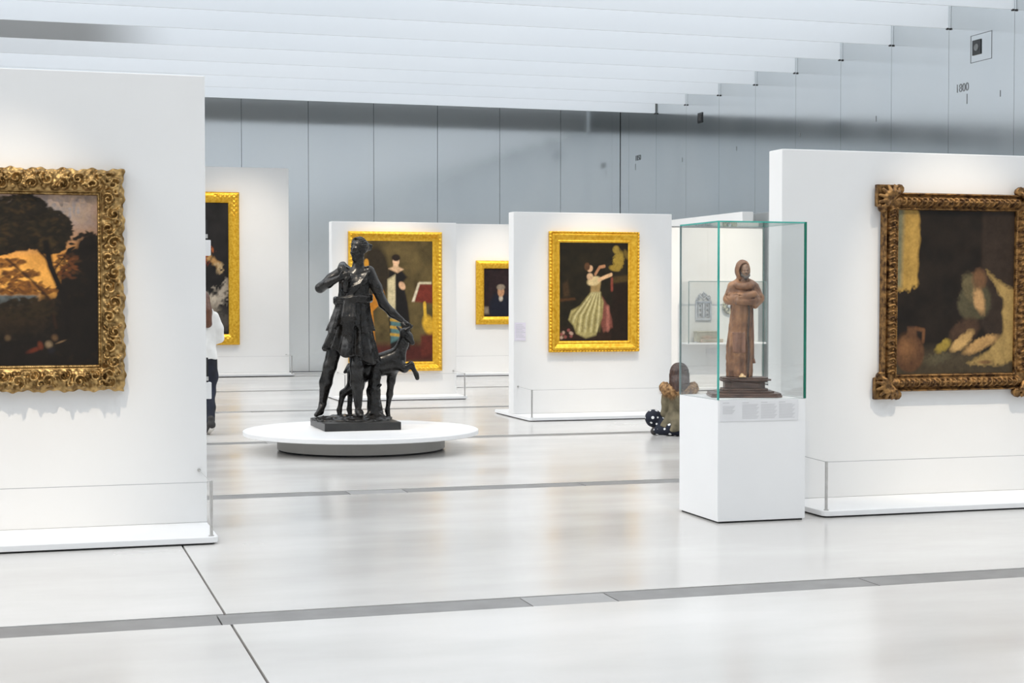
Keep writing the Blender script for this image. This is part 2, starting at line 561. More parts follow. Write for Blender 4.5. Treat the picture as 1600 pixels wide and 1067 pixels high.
# ------------------------------------------------------------------ structure: floor
XL, XR, YF, YB = -12.4, 12.6, -15.0, 33.05
fl = struct('floor')
strips = [-15.2, -10.8, -6.1, -1.4, 3.3, 8.03, 12.85, 17.47, 22.12, 26.86, 31.55]     # far edge of each service strip
SW = 0.262
MB().box(XL, XR, YF, YB, -0.12, -0.03).build('slab_base', M['joint'], fl)
xj = [XL] + [0.943 + 9.4 * k for k in range(-1, 2)] + [XR]
for i in range(len(strips)):
    y0 = max(strips[i], YF)
    y1 = strips[i + 1] - SW if i + 1 < len(strips) else YB
    for a, b in zip(xj[:-1], xj[1:]):
        MB().box(a + 0.006, b - 0.006, y0 + 0.008, y1 - 0.006, -0.06, 0.0).build('floor_slab', M['concrete'], fl, bevel=0.002)
for i in range(1, len(strips)):
    e = strips[i]
    cuts = [XL, -9.6, -6.4, -3.2, 0.9, 2.491, 2.964, 4.506, 7.2, 9.9, XR]
    for j, (a, b) in enumerate(zip(cuts[:-1], cuts[1:])):
        m = M['grille_b'] if abs(a - 2.491) < 0.01 else M['grille_a']
        MB().box(a + 0.004, b - 0.004, e - SW + 0.012, e - 0.008, -0.05, -0.004).build('service_cover', m, fl)

# walls
def wall(name, label=None):
    return struct(name)
wr = wall('wall_right')
MB().box(XR + 0.03, XR + 0.2, YF - 0.2, YB + 0.2, 0, 6.6).build('backing', M['alu_back'], wr)
fin_y = [18.374 + 1.572 * k for k in range(-21, 9)]
jy = [YF] + fin_y + [fin_y[-1] + 1.572, YB]
for a, b in zip(jy[:-1], jy[1:]):
    MB().box(XR, XR + 0.028, a + 0.003, b - 0.003, 0.02, 6.55).build('wall_panel', M['alu'], wr)
wb = wall('wall_back')
MB().box(XL - 0.2, XR + 0.2, YB + 0.03, YB + 0.2, 0, 6.6).build('backing', M['alu_back'], wb)
jx = [12.594 - 1.388 * k for k in range(0, 18)] + [XL]
for b, a in zip(jx[:-1], jx[1:]):
    MB().box(a + 0.0045, b - 0.0045, YB, YB + 0.028, 0.02, 6.55).build('wall_panel', M['alu'], wb)
wl = wall('wall_left')
MB().box(XL - 0.2, XL - 0.03, YF, YB, 0, 6.6).build('backing', M['alu_back'], wl)
for a, b in zip(jy[:-1], jy[1:]):
    MB().box(XL - 0.028, XL, a + 0.003, b - 0.003, 0.02, 6.55).build('wall_panel', M['alu'], wl)
wf = wall('wall_front')
MB().box(XL, XR, YF - 0.2, YF - 0.03, 0, 6.6).build('backing', M['alu_back'], wf)
for b, a in zip(jx[:-1], jx[1:]):
    MB().box(a + 0.006, b - 0.006, YF - 0.028, YF, 0.02, 6.55).build('wall_panel', M['white'], wf)

# ceiling of louvre fins below an open skylight
ce = struct('ceiling')
FZ = 5.40
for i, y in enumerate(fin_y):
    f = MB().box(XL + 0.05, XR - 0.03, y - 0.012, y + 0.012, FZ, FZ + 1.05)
    fo = f.build('louvre_fin', M['grey_fade'] if abs(y - 24.66) < 0.3 else M['fin'], ce)
    MB().box(XR - 0.045, XR - 0.012, y - 0.014, y + 0.014, FZ - 0.018, FZ + 0.008).build('fin_clip', M['black'], ce)
MB().box(XL, XR, fin_y[-1] + 0.10, YB, 5.95, 6.05).build('soffit', M['soffit'], ce)

# year numbers and tick marks on the right wall
def text_mesh(name, body, size, m, parent, loc, rot, extr=0.002, label=None):
    cu = bpy.data.curves.new(name, 'FONT')
    cu.body = body
    cu.size = size
    cu.extrude = extr
    cu.align_x = 'CENTER'
    cu.align_y = 'CENTER'
    tmp = bpy.data.objects.new(name, cu)
    COL.objects.link(tmp)
    dg = bpy.context.evaluated_depsgraph_get()
    me = bpy.data.meshes.new_from_object(tmp.evaluated_get(dg))
    bpy.data.objects.remove(tmp)
    me.materials.clear()
    me.materials.append(m)
    o = link(name, me, parent, 0, loc)
    o.rotation_euler = rot
    if label:
        o['label'] = label
    return o
WROT = (PI / 2, 0, -PI / 2)
text_mesh('year_number', '1800', 0.165, M['engrave'], wr, (XR - 0.002, 19.60, 4.515), WROT, label='small grey year number 1800 on the metal wall')
text_mesh('year_number', '1850', 0.165, M['engrave'], wr, (XR - 0.002, 31.98, 4.555), WROT, label='small grey year number 1850 on the metal wall')
for y, z0, z1 in ((19.48, 4.28, 4.42), (18.685, 4.285, 4.372), (21.965, 4.29, 4.38), (24.498, 4.29, 4.372), (27.02, 4.28, 4.365), (29.57, 4.28, 4.365), (32.13, 4.31, 4.445)):
    MB().box(XR - 0.003, XR + 0.001, y - 0.008, y + 0.008, z0, z1).build('tick_mark', M['engrave'], wr)

# ------------------------------------------------------------------ free-standing partitions
TH = 0.22
def partition(label, x0, x1, yf, h, posts, front=0.69, back=0.69, cord=True, trim=False):
    cx = (x0 + x1) / 2
    t = thing('display_partition', label, 'partition', (cx, yf + TH / 2, 0))
    a, b = x0 - cx, x1 - cx
    MB().box(a, b, -TH / 2, TH / 2, 0.05, h).build('panel', M['white'], t, bevel=0.006)
    if trim:
        MB().box(a, b + 0.018, -TH / 2 - 0.006, -TH / 2 + 0.02, h, h + 0.018).box(b, b + 0.018, -TH / 2 - 0.006, -TH / 2 + 0.02, 0.05, h).build('edge_trim', M['steel'], t)
    y0, y1 = -TH / 2 - front, TH / 2 + back
    r = 0.05
    def rr(x0, x1, y0, y1, r):
        p = []
        for qx, qy, s in ((x1 - r, y0 + r, -90), (x1 - r, y1 - r, 0), (x0 + r, y1 - r, 90), (x0 + r, y0 + r, 180)):
            for k in range(5):
                an = math.radians(s + 22.5 * k)
                p.append((qx + r * math.cos(an), qy + r * math.sin(an)))
        return p
    MB().prism(rr(a, b, y0, y1, r), 0.012, 0.05).build('base_plate', M['plate'], t, bevel=0.004)
    MB().prism(rr(a + 0.02, b - 0.02, y0 + 0.02, y1 - 0.02, r), 0.001, 0.0125).build('shadow_gap', M['black'], t)
    ends = []
    for px in posts:
        px = px - cx
        sgn = 1 if px > 0 else -1
        MB().tube([(px, y0 + 0.045, 0.05), (px, y0 + 0.045, 0.405)], 0.011, 12).lathe([(0.018, 0.05), (0.018, 0.056)], 12, (px, y0 + 0.045)).build('barrier_post', M['steel'], t, smooth=False)
        xr = px - sgn * 0.0
        MB().tube([(px - sgn * 0.012, -TH / 2 - 0.02, 0.41), (px - sgn * 0.012, -TH / 2 + 0.004, 0.41)], 0.012, 10).build('cord_ring', M['steel'], t)
        MB().tube([(px, y0 + 0.045, 0.40), (px - sgn * 0.012, -TH / 2 - 0.015, 0.41)], 0.0025, 6).build('barrier_cord', M['cord'], t)
        ends.append(px)
    if cord and ends:
        o = [e for e in ends]
        if len(o) == 1:
            o.append(-o[0])
        MB().tube([(min(o), y0 + 0.045, 0.40), (max(o), y0 + 0.045, 0.40)], 0.0025, 6).build('barrier_cord', M['cord'], t)
    return t

P1 = partition('tall white partition at the left edge, with the carved gilt landscape frame', -3.4, 1.172, 10.985, 3.092, (1.13, -3.35))
P8 = partition('white partition at the right edge, behind the glass case, with the scrolled-corner frame', 5.472, 9.9, 10.93, 2.71, (5.515, 9.85))
P5 = partition('white partition in the middle, beside the seated visitor, with the gowned lady painting', 6.092, 8.322, 19.88, 2.696, (6.14, 8.28))
P3 = partition('white partition right behind the bronze statue, with the harp painting', 4.52, 6.516, 24.35, 2.75, (4.60, 6.475))
P2 = partition('tallest white partition at far left behind the standing visitor, bright gilt frame', 0.4, 5.095, 32.15, 4.174, (5.04, 0.45), back=0.5)
P4 = partition('far white partition between statue and middle partition, with the small dark portrait', 7.3, 10.5, 31.1, 3.054, (7.35, 10.45))
P7 = partition('white partition seen through the glass case, holding the small wall vitrine', 9.0, 12.155, 25.0, 2.76, (), front=0.4, back=0.3, trim=True)
P6 = thing('display_partition', 'white partition end on beside the metal wall, above the glass case', 'partition', (12.35, 28.0, 0))
MB().box(-0.107, 0.107, -2.0, 1.9, 0.05, 3.10).build('panel', M['white'], P6, bevel=0.006)
MB().box(-0.16, 0.16, -2.05, 1.95, 0.012, 0.05).build('base_plate', M['plate'], P6)
MB().box(-0.14, 0.14, -2.03, 1.93, 0.001, 0.0125).build('shadow_gap', M['black'], P6)

# ------------------------------------------------------------------ paintings on canvas
class Paint:
    def __init__(self, w, h, n, base, seed=1):
        self.nx = n
        self.nz = max(8, int(n * h / w))
        self.w, self.h = w, h
        u = np.linspace(0, 1, self.nx)
        v = np.linspace(0, 1, self.nz)
        self.U, self.V = np.meshgrid(u, v, indexing='ij')
        P = np.stack([self.U * w, self.V * h, np.zeros_like(self.U)], -1)
        self.P = P
        self.seed = seed
        self.n1 = vnoise(P, 9 / w, seed)
        self.n2 = vnoise(P, 22 / w, seed + 1)
        self.n3 = vnoise(P, 60 / w, seed + 2)
        self.img = np.ones((self.nx, self.nz, 3)) * np.array(lin(base))
        self.img *= (1 + 0.35 * self.n1 + 0.18 * self.n2)[..., None]
    def blend(self, a, col):
        c = np.array(lin(col)) * (1 + 0.16 * self.n2 + 0.12 * self.n3)[..., None]
        self.img = self.img * (1 - a[..., None]) + c * a[..., None]
        return self
    def ell(self, cx, cy, rx, ry, col, ang=0, soft=0.15, alpha=1.0, warp=0.0):
        A = math.radians(ang)
        asp = self.h / self.w
        m = max(rx, ry * asp) * (1 + soft) + 0.06 * warp + 0.01
        i0, i1 = np.searchsorted(self.U[:, 0], [cx - m, cx + m])
        j0, j1 = np.searchsorted(self.V[0], [cy - m / asp, cy + m / asp])
        if i1 <= i0 or j1 <= j0:
            return self
        sl = (slice(i0, i1), slice(j0, j1))
        x = (self.U[sl] - cx) + warp * (self.n2[sl] + self.n3[sl]) * 0.03
        y = (self.V[sl] - cy) * asp + warp * (self.n1[sl] - self.n3[sl]) * 0.03
        X = (x * math.cos(A) + y * math.sin(A)) / rx
        Y = (-x * math.sin(A) + y * math.cos(A)) / (ry * asp)
        r = np.sqrt(X * X + Y * Y)
        a = (alpha * np.clip((1 + soft - r) / (2 * soft), 0, 1))[..., None]
        c = np.array(lin(col)) * (1 + 0.16 * self.n2[sl] + 0.12 * self.n3[sl])[..., None]
        self.img[sl] = self.img[sl] * (1 - a) + c * a
        return self
    def dabs(self, cx, cy, rx, ry, n, size, cols, soft=0.5, alpha=0.8, edge=0.0):
        for _ in range(n):
            a = rng.random() * 2 * PI
            r = edge + (1 - edge) * rng.random() ** 0.5
            self.ell(cx + rx * r * math.cos(a), cy + ry * r * math.sin(a), size * rng.uniform(0.6, 1.5), size * rng.uniform(0.4, 0.9), rng.choice(cols), rng.uniform(-40, 40), soft, alpha)
        return self
    def poly(self, pts, col, soft=0.008, alpha=1.0, warp=0.0):
        x = self.U + warp * self.n2
        y = self.V + warp * self.n3
        inside = np.zeros_like(x, dtype=bool)
        d = np.full_like(x, 9.0)
        n = len(pts)
        for i in range(n):
            ax, ay = pts[i]
            bx, by = pts[(i + 1) % n]
            c = ((ay > y) != (by > y)) & (x < (bx - ax) * (y - ay) / (by - ay + 1e-12) + ax)
            inside ^= c
            ex, ey = bx - ax, by - ay
            t = np.clip(((x - ax) * ex + (y - ay) * ey) / (ex * ex + ey * ey + 1e-12), 0, 1)
            d = np.minimum(d, np.hypot(x - ax - t * ex, y - ay - t * ey))
        sd = np.where(inside, -d, d)
        return self.blend(alpha * np.clip((soft - sd) / (2 * soft), 0, 1), col)
    def line(self, pts, w, col, soft=0.006, alpha=1.0):
        d = np.full_like(self.U, 9.0)
        for (ax, ay), (bx, by) in zip(pts[:-1], pts[1:]):
            ex, ey = bx - ax, by - ay
            t = np.clip(((self.U - ax) * ex + (self.V - ay) * ey) / (ex * ex + ey * ey + 1e-12), 0, 1)
            d = np.minimum(d, np.hypot(self.U - ax - t * ex, self.V - ay - t * ey))
        return self.blend(alpha * np.clip((w + soft - d) / (2 * soft), 0, 1), col)
    def build(self, parent, y):
        x = (self.U - 0.5) * self.w
        z = (self.V - 0.5) * self.h
        V = np.stack([x, np.full_like(x, y), z], -1).reshape(-1, 3)
        nz = self.nz
        i = np.arange(self.nx - 1)[:, None] * nz + np.arange(nz - 1)[None, :]
        i = i.ravel()
        Q = np.stack([i, i + nz, i + nz + 1, i + 1], -1)
        me = bpy.data.meshes.new('canvas')
        me.from_pydata(V.tolist(), [], Q.tolist())
        me.materials.append(M['paint'])
        at = me.color_attributes.new('paint', 'FLOAT_COLOR', 'POINT')
        c = np.concatenate([np.clip(self.img.reshape(-1, 3) * 0.82, 0, 1), np.ones((V.shape[0], 1))], 1)
        at.data.foreach_set('color', c.astype(np.float32).ravel())
        me.update()
        return link('canvas', me, parent)

# ------------------------------------------------------------------ carved frames
def ridge(X, Z, pts, sig):
    """rounded rope height around a set of curve points"""
    pts = np.array(pts, dtype=np.float32)
    d2 = np.full(X.shape, 9.0, dtype=np.float32)
    for k in range(0, len(pts), 64):
        c = pts[k:k + 64]
        dd = (X[:, None] - c[None, :, 0]) ** 2 + (Z[:, None] - c[None, :, 1]) ** 2
        d2 = np.minimum(d2, dd.min(1))
    return np.sqrt(np.clip(1 - d2 / sig ** 2, 0, 1))

def spiral(cx, cz, r, turns, a0, s=1, n=22):
    out = []
    for i in range(n):
        t = i / (n - 1)
        a = a0 + s * turns * 2 * PI * t
        out.append((cx + r * (1 - 0.85 * t) * math.cos(a), cz + r * (1 - 0.85 * t) * math.sin(a)))
    return out

def frame(name, parent, W, H, w, m, profile, carve=None, step=0.012, nv=16, scallop=None):
    """mitred moulding; local -y faces the room, wall at y=0; profile(v)->height, v 0 inner..1 outer"""
    nxs = max(6, int(W / step))
    nzs = max(6, int(H / step))
    tx = np.linspace(-1, 1, nxs, endpoint=False)
    tz = np.linspace(-1, 1, nzs, endpoint=False)
    one_x, one_z = np.ones(nxs), np.ones(nzs)
    px = np.concatenate([tx, one_z, -tx, -one_z])
    pz = np.concatenate([-one_x, tz, one_x, -tz])
    side = np.concatenate([np.zeros(nxs), np.ones(nzs), np.zeros(nxs) + 2, np.zeros(nzs) + 3])
    n = len(px)
    vv = np.linspace(0, 1, nv)
    rows = []
    X0, Z0 = px * (W / 2 - w), pz * (H / 2 - w)
    rows.append(np.stack([X0, np.full(n, -0.005), Z0], -1))
    for v in vv:
        hx, hz = W / 2 - w * (1 - v), H / 2 - w * (1 - v)
        X, Z = px * hx, pz * hz
        S = np.where((side == 0) | (side == 2), X, Z)
        hgt = np.full(n, profile(v))
        if carve is not None:
            hgt = hgt + carve(X, Z, S, v, side)
        if scallop is not None and v > 0.8:
            o = scallop(S) * (v - 0.8) / 0.2
            X = X + np.where(np.abs(px) > 0.9999, np.sign(px) * o, 0)
            Z = Z + np.where(np.abs(pz) > 0.9999, np.sign(pz) * o, 0)
        rows.append(np.stack([X, -hgt, Z], -1))
    last = rows[-1].copy()
    last[:, 1] = 0.0
    rows.append(last)
    V = np.concatenate(rows)
    R = len(rows)
    i = np.arange(n)
    i2 = (i + 1) % n
    Q = [np.stack([r * n + i, r * n + i2, (r + 1) * n + i2, (r + 1) * n + i], -1) for r in range(R - 1)]
    Q = np.concatenate(Q)[:, ::-1]
    return arr_mesh(name, V, Q, m, parent)

def painting(label, x, y, z, lean=0.0):
    t = thing('framed_painting', label, 'painting', (x, y, z))
    t.rotation_euler = (lean, 0, 0)
    return t

# ---- left: dusk landscape in a heavily carved antique gilt frame
W1, H1, w1 = 1.86, 1.47, 0.172
t = painting('dusk landscape painting with dark trees in a heavily carved antique gilt frame', 0.628 - W1 / 2, 10.982, 1.703)
mot = []
fl_pts = []
mid = w1 * 0.5
for sx in (-1, 1):
    for k in range(14):
        zz = -H1 / 2 + 0.1 + (H1 - 0.2) * k / 13
        s = 1 if k % 2 else -1
        mot += spiral(sx * (W1 / 2 - mid + 0.018 * s), zz, 0.043 + 0.008 * rng.random(), 1.25, rng.random() * 6, s)
        mot += spiral(sx * (W1 / 2 - mid - 0.035 * s), zz + 0.045, 0.026, 0.9, rng.random() * 6, -s, 14)
        fl_pts += [(sx * (W1 / 2 - 0.03), zz + 0.03), (sx * (W1 / 2 - 0.12), zz - 0.02)]
for sz in (-1, 1):
    for k in range(18):
        xx = -W1 / 2 + 0.1 + (W1 - 0.2) * k / 17
        s = 1 if k % 2 else -1
        mot += spiral(xx, sz * (H1 / 2 - mid + 0.018 * s), 0.043 + 0.008 * rng.random(), 1.25, rng.random() * 6, s)
        mot += spiral(xx + 0.045, sz * (H1 / 2 - mid - 0.035 * s), 0.026, 0.9, rng.random() * 6, -s, 14)
        fl_pts += [(xx + 0.03, sz * (H1 / 2 - 0.03)), (xx - 0.02, sz * (H1 / 2 - 0.12))]
def carve1(X, Z, S, v, side):
    h = np.zeros_like(X)
    if 0.16 < v < 0.99:
        e = min(1.0, (v - 0.16) / 0.06, (1.0 - v) / 0.05)
        h = 0.030 * e * ridge(X, Z, mot, 0.0105) + 0.024 * e * ridge(X, Z, fl_pts, 0.017) + 0.006 * e * np.sin(X * 120) * np.sin(Z * 120)
    elif v <= 0.12:
        h = 0.007 * np.abs(np.sin(S * PI / 0.026))
    return h
frame('carved_frame', t, W1, H1, w1, M['gold_old'],
      lambda v: 0.035 + 0.012 * math.sin(PI * min(v / 0.13, 1)) if v < 0.13 else 0.03 + 0.05 * math.sin(PI * (0.12 + 0.78 * v)) + 0.02 * v,
      carve1, 0.0065, 34, lambda S: 0.007 * np.sin(S * PI / 0.085) + 0.004 * np.sin(S * 97))
cw, ch = W1 - 2 * w1 + 0.01, H1 - 2 * w1 + 0.01
p = Paint(cw, ch, 330, (205, 140, 66), 3)
p.poly([(0, 0.72), (1, 0.80), (1, 1.02), (0, 1.02)], (128, 138, 148), 0.14)
p.ell(0.93, 0.93, 0.16, 0.05, (176, 150, 128), 12, 0.7, 0.8, 2)
p.ell(0.62, 0.50, 0.3, 0.12, (246, 178, 84), 0, 0.8, 0.9)
p.ell(0.12, 0.55, 0.3, 0.2, (226, 160, 90), 0, 0.8, 0.7)
p.poly([(0, 0.42), (0.75, 0.42), (0.75, 0.34), (0, 0.34)], (92, 98, 98), 0.015)
p.poly([(-.1, 0.36), (0.55, 0.36), (0.8, 0.42), (1.1, 0.5), (1.1, -.1), (-.1, -.1)], (48, 36, 22), 0.03, 1, 0.02)
p.poly([(-.1, 0.2), (0.4, 0.17), (0.8, 0.24), (1.1, 0.3), (1.1, -.1), (-.1, -.1)], (26, 20, 14), 0.06, 1, 0.02)
dk = [(30, 24, 15), (38, 30, 17), (26, 20, 13)]
lt = [(58, 46, 24), (70, 52, 26), (48, 40, 22)]
for cx, cy, rx, ry in ((0.70, 0.82, 0.14, 0.14), (0.60, 0.77, 0.10, 0.11), (0.80, 0.80, 0.085, 0.10), (0.68, 0.92, 0.10, 0.07), (0.58, 0.70, 0.07, 0.05), (0.80, 0.70, 0.05, 0.04)):
    p.ell(cx, cy, rx * 0.92, ry * 0.92, (30, 24, 15), 0, 0.12, 1, 0.4)
    p.dabs(cx, cy, rx, ry, 130, 0.014, dk, 0.35, 0.95, 0.8)
    p.dabs(cx - 0.02, cy + 0.02, rx * 0.85, ry * 0.85, 50, 0.011, lt, 0.6, 0.5)
for cx, cy, rx, ry in ((0.95, 0.64, 0.075, 0.14), (0.99, 0.40, 0.12, 0.25), (0.89, 0.42, 0.06, 0.18), (0.92, 0.22, 0.14, 0.2)):
    p.ell(cx, cy, rx * 0.92, ry * 0.92, (25, 19, 13), 0, 0.15, 1, 0.4)
    p.dabs(cx, cy, rx, ry, 90, 0.012, [(24, 18, 12), (32, 24, 15)], 0.35, 0.95, 0.8)
p.dabs(0.87, 0.58, 0.05, 0.08, 70, 0.011, [(84, 50, 26), (104, 60, 30), (60, 40, 22)], 0.4, 0.8)
p.line([(0.78, 0.72), (0.80, 0.58), (0.84, 0.45), (0.87, 0.34), (0.87, 0.18)], 0.014, (22, 16, 11))
p.line([(0.80, 0.60), (0.76, 0.66)], 0.006, (22, 16, 11))
p.line([(0.81, 0.55), (0.86, 0.64)], 0.005, (22, 16, 11))
for cx, cy in ((0.62, 0.60), (0.68, 0.54), (0.60, 0.50), (0.70, 0.47), (0.64, 0.44), (0.75, 0.44)):
    p.dabs(cx, cy, 0.075, 0.022, 60, 0.012, [(112, 70, 30), (140, 90, 38), (84, 52, 26)], 0.4, 0.8)
p.line([(0.62, 0.62), (0.72, 0.50), (0.80, 0.38), (0.82, 0.22)], 0.005, (46, 28, 16))
p.dabs(0.70, 0.33, 0.12, 0.06, 90, 0.014, [(46, 36, 20), (36, 28, 17)], 0.4, 0.9)
for cx, cy, rx, ry, c in ((0.73, 0.095, 0.03, 0.012, (104, 46, 28)), (0.755, 0.12, 0.010, 0.022, (112, 54, 32)), (0.79, 0.125, 0.014, 0.02, (140, 118, 90)), (0.80, 0.09, 0.014, 0.018, (34, 32, 36)), (0.815, 0.165, 0.012, 0.018, (104, 78, 52)), (0.84, 0.14, 0.02, 0.005, (126, 100, 72)), (0.62, 0.165, 0.012, 0.016, (96, 76, 52)), (0.56, 0.15, 0.02, 0.012, (84, 66, 46))):
    p.ell(cx, cy, rx, ry, c, 20, 0.5, 0.85)
p.build(t, -0.03)

# ---- right: dim interior in a worn gilt frame with scrolled leaf corners
W8, H8, w8 = 1.31, 1.535, 0.132
t = painting('dark interior painting with ochre light in a worn gilt frame with projecting leaf corners', 6.962, 10.925, 1.627, 0.012)
leaf = []
for sx in (-1, 1):
    k = 0
    zz = -H8 / 2 + 0.14
    while zz < H8 / 2 - 0.12:
        for q in range(9):
            a = PI * (0.15 + 0.7 * q / 8)
            leaf.append((sx * (W8 / 2 - w8 * 0.52) + 0.034 * math.cos(a), zz + 0.026 * math.sin(a)))
        leaf.append((sx * (W8 / 2 - w8 * 0.52), zz + 0.004))
        zz += 0.046
for sz in (-1, 1):
    xx = -W8 / 2 + 0.14
    while xx < W8 / 2 - 0.12:
        for q in range(9):
            a = PI * (0.15 + 0.7 * q / 8)
            leaf.append((xx + 0.026 * math.sin(a), sz * (H8 / 2 - w8 * 0.52) + 0.034 * math.cos(a)))
        leaf.append((xx + 0.004, sz * (H8 / 2 - w8 * 0.52)))
        xx += 0.046
def carve8(X, Z, S, v, side):
    if v < 0.14 or v > 0.88:
        return 0.006 * np.abs(np.sin(S * PI / 0.017))
    if 0.24 < v < 0.8:
        return 0.028 * ridge(X, Z, leaf, 0.0105) + 0.004 * np.sin(S * 61) * np.sin(S * 37)
    return np.zeros_like(X)
frame('carved_frame', t, W8, H8, w8, M['gold_dk'],
      lambda v: 0.035 + 0.02 * math.sin(PI * v / 0.16) if v < 0.16 else (0.045 + 0.035 * math.sin(PI * (v - 0.16) / 0.7) if v < 0.86 else 0.06 + 0.015 * math.sin(PI * (v - 0.86) / 0.14)),
      carve8, 0.006, 30)
for sx in (-1, 1):
    for sz in (-1, 1):
        S = Sculpt((-0.16, -0.14, -0.16), (0.16, 0.02, 0.16), 0.006)
        # plate, fan of leaves and two volutes
        def plate(P):
            q = np.abs(P - np.array([0.01, -0.03, 0.01])) - np.array([0.085, 0.022, 0.085])
            return np.maximum(q.max(-1), -0.05)
        S.add(plate, (-0.15, -0.12, -0.15), (0.15, 0.02, 0.15), 0.01)
        for k in range(7):
            a = math.radians(-38 + 166 * k / 6)
            S.chain([(-0.02, -0.07, -0.02), (-0.02 + 0.06 * math.cos(a), -0.095, -0.02 + 0.06 * math.sin(a)), (-0.02 + 0.108 * math.cos(a), -0.075, -0.02 + 0.108 * math.sin(a))], [0.018, 0.019, 0.012], 0.006)
        for cx, cz in ((-0.085, 0.055), (0.055, -0.085)):
            sp = spiral(cx, cz, 0.034, 1.2, 0.6, 1 if cx < 0 else -1, 12)
            S.chain([(a, -0.075, b) for a, b in sp], [0.013] * len(sp), 0.004)
            S.ell((cx, -0.055, cz), (0.036, 0.03, 0.036), 0.01)
        o = S.mesh('corner_leaf', M['gold_dk'], t, (sx * (W8 / 2 - 0.035), 0, sz * (H8 / 2 - 0.035)))
        o.scale = (sx, 1, sz)
cw, ch = W8 - 2 * w8 + 0.01, H8 - 2 * w8 + 0.01
p = Paint(cw, ch, 230, (31, 24, 18), 9)
p.poly([(0.72, 1.05), (1.05, 1.05), (1.05, -.05), (0.72, 0.3)], (50, 39, 31), 0.015)
p.poly([(-.05, -.05), (1.05, -.05), (1.05, 0.10), (0.6, 0.14), (0.3, 0.16), (-.05, 0.12)], (70, 60, 44), 0.04)
p.poly([(-.05, 0.50), (0.12, 0.51), (0.19, 0.55), (0.17, 0.7), (0.19, 0.88), (0.17, 1.05), (-.05, 1.05)], (178, 142, 72), 0.012, 1, 0.015)
p.poly([(-.05, 0.52), (0.045, 0.53), (0.06, 1.05), (-.05, 1.05)], (112, 116, 96), 0.02, 0.9)
p.poly([(0.75, 0.64), (0.86, 0.57), (1.05, 0.49), (1.05, 0.08), (0.86, 0.05), (0.6, 0.06), (0.8, 0.15), (0.91, 0.26), (0.9, 0.46)], (164, 136, 82), 0.012, 1, 0.01)
p.ell(0.12, 0.13, 0.12, 0.115, (94, 64, 42), 0, 0.08)                # round-bellied jug
p.ell(0.09, 0.16, 0.06, 0.06, (146, 102, 64), 0, 0.8, 0.8)
p.poly([(0.09, 0.22), (0.18, 0.22), (0.17, 0.29), (0.10, 0.29)], (94, 64, 42), 0.01)
p.line([(0.17, 0.28), (0.235, 0.27), (0.23, 0.2)], 0.012, (104, 70, 44))
# heap of folded cloths and sacks in the light
p.ell(0.66, 0.44, 0.14, 0.12, (78, 72, 52), -20, 0.12, 1, 0.25)
p.ell(0.64, 0.52, 0.07, 0.10, (98, 88, 62), 25, 0.2, 1, 0.25)
p.ell(0.70, 0.45, 0.045, 0.085, (184, 144, 96), 15, 0.3, 0.95, 0.25)
p.ell(0.70, 0.58, 0.06, 0.06, (112, 80, 54), 0, 0.3, 0.9, 0.2)
p.ell(0.58, 0.26, 0.13, 0.07, (74, 54, 40), 25, 0.2, 1, 0.25)
p.ell(0.56, 0.20, 0.11, 0.036, (196, 158, 100), 38, 0.25, 0.95, 0.2)
p.ell(0.72, 0.18, 0.15, 0.036, (186, 146, 92), 22, 0.25, 0.95, 0.2)
p.ell(0.40, 0.17, 0.07, 0.03, (158, 134, 58), 35, 0.3, 0.95, 0.25)
p.ell(0.36, 0.09, 0.10, 0.03, (92, 84, 62), 10, 0.4, 0.8, 0.6)
p.ell(0.76, 0.07, 0.06, 0.012, (108, 76, 52), 0, 0.4, 0.8)
p.build(t, -0.028)

# ---- centre: lady in a pale gown, bright gilt frame with beaded edge
W5, H5, w5 = 1.253, 1.59, 0.146
t = painting('lady in a pale satin gown painting, bright gilt frame with beaded outer edge', 7.20, 19.877, 1.651)
def carve5(X, Z, S, v, side):
    if v > 0.84:
        return 0.022 * np.abs(np.sin(S * PI / 0.044))
    if 0.08 < v < 0.2:
        return 0.008 * np.abs(np.sin(S * PI / 0.026))
    return np.zeros_like(X)
def prof5(v):
    if v < 0.1: return 0.03
    if v < 0.22: return 0.043
    if v < 0.6: return 0.040 + 0.03 * (v - 0.22) / 0.38
    if v < 0.8: return 0.078
    return 0.058
frame('gilt_frame', t, W5, H5, w5, M['gold'], prof5, carve5, 0.009, 26)
cw, ch = W5 - 2 * w5 + 0.01, H5 - 2 * w5 + 0.01
p = Paint(cw, ch, 150, (34, 28, 15), 21)
p.poly([(0, 0), (1, 0), (1, 0.1), (0, 0.12)], (48, 30, 20), 0.05)
p.poly([(0.74, 0), (1.1, 0), (1.1, 0.64), (0.76, 0.60)], (36, 24, 14), 0.02)
p.poly([(0.74, 0.58), (1.1, 0.62), (1.1, 0.68), (0.76, 0.65)], (74, 58, 28), 0.012)
p.poly([(0, 0.40), (0.24, 0.42), (0.22, 0.44), (0, 0.43)], (80, 52, 28), 0.01)
p.poly([(0.06, 0.45), (0.15, 0.46), (0.12, 0.62), (0.05, 0.58)], (66, 48, 28), 0.015)
p.ell(0.86, 0.82, 0.075, 0.10, (156, 130, 52), -8, 0.2, 1, 0.4)
p.ell(0.82, 0.93, 0.05, 0.04, (150, 126, 54), 0, 0.2)
p.ell(0.80, 0.74, 0.08, 0.03, (150, 124, 50), -10, 0.25)
p.ell(0.97, 0.88, 0.03, 0.05, (112, 92, 40), 20, 0.3)
p.poly([(0.62, 0.45), (0.70, 0.36), (0.76, 0.22), (0.77, 0.14), (0.64, 0.09), (0.58, 0.2)], (128, 74, 62), 0.015)
p.line([(0.70, 0.34), (0.70, 0.12)], 0.018, (178, 112, 96), 0.02)
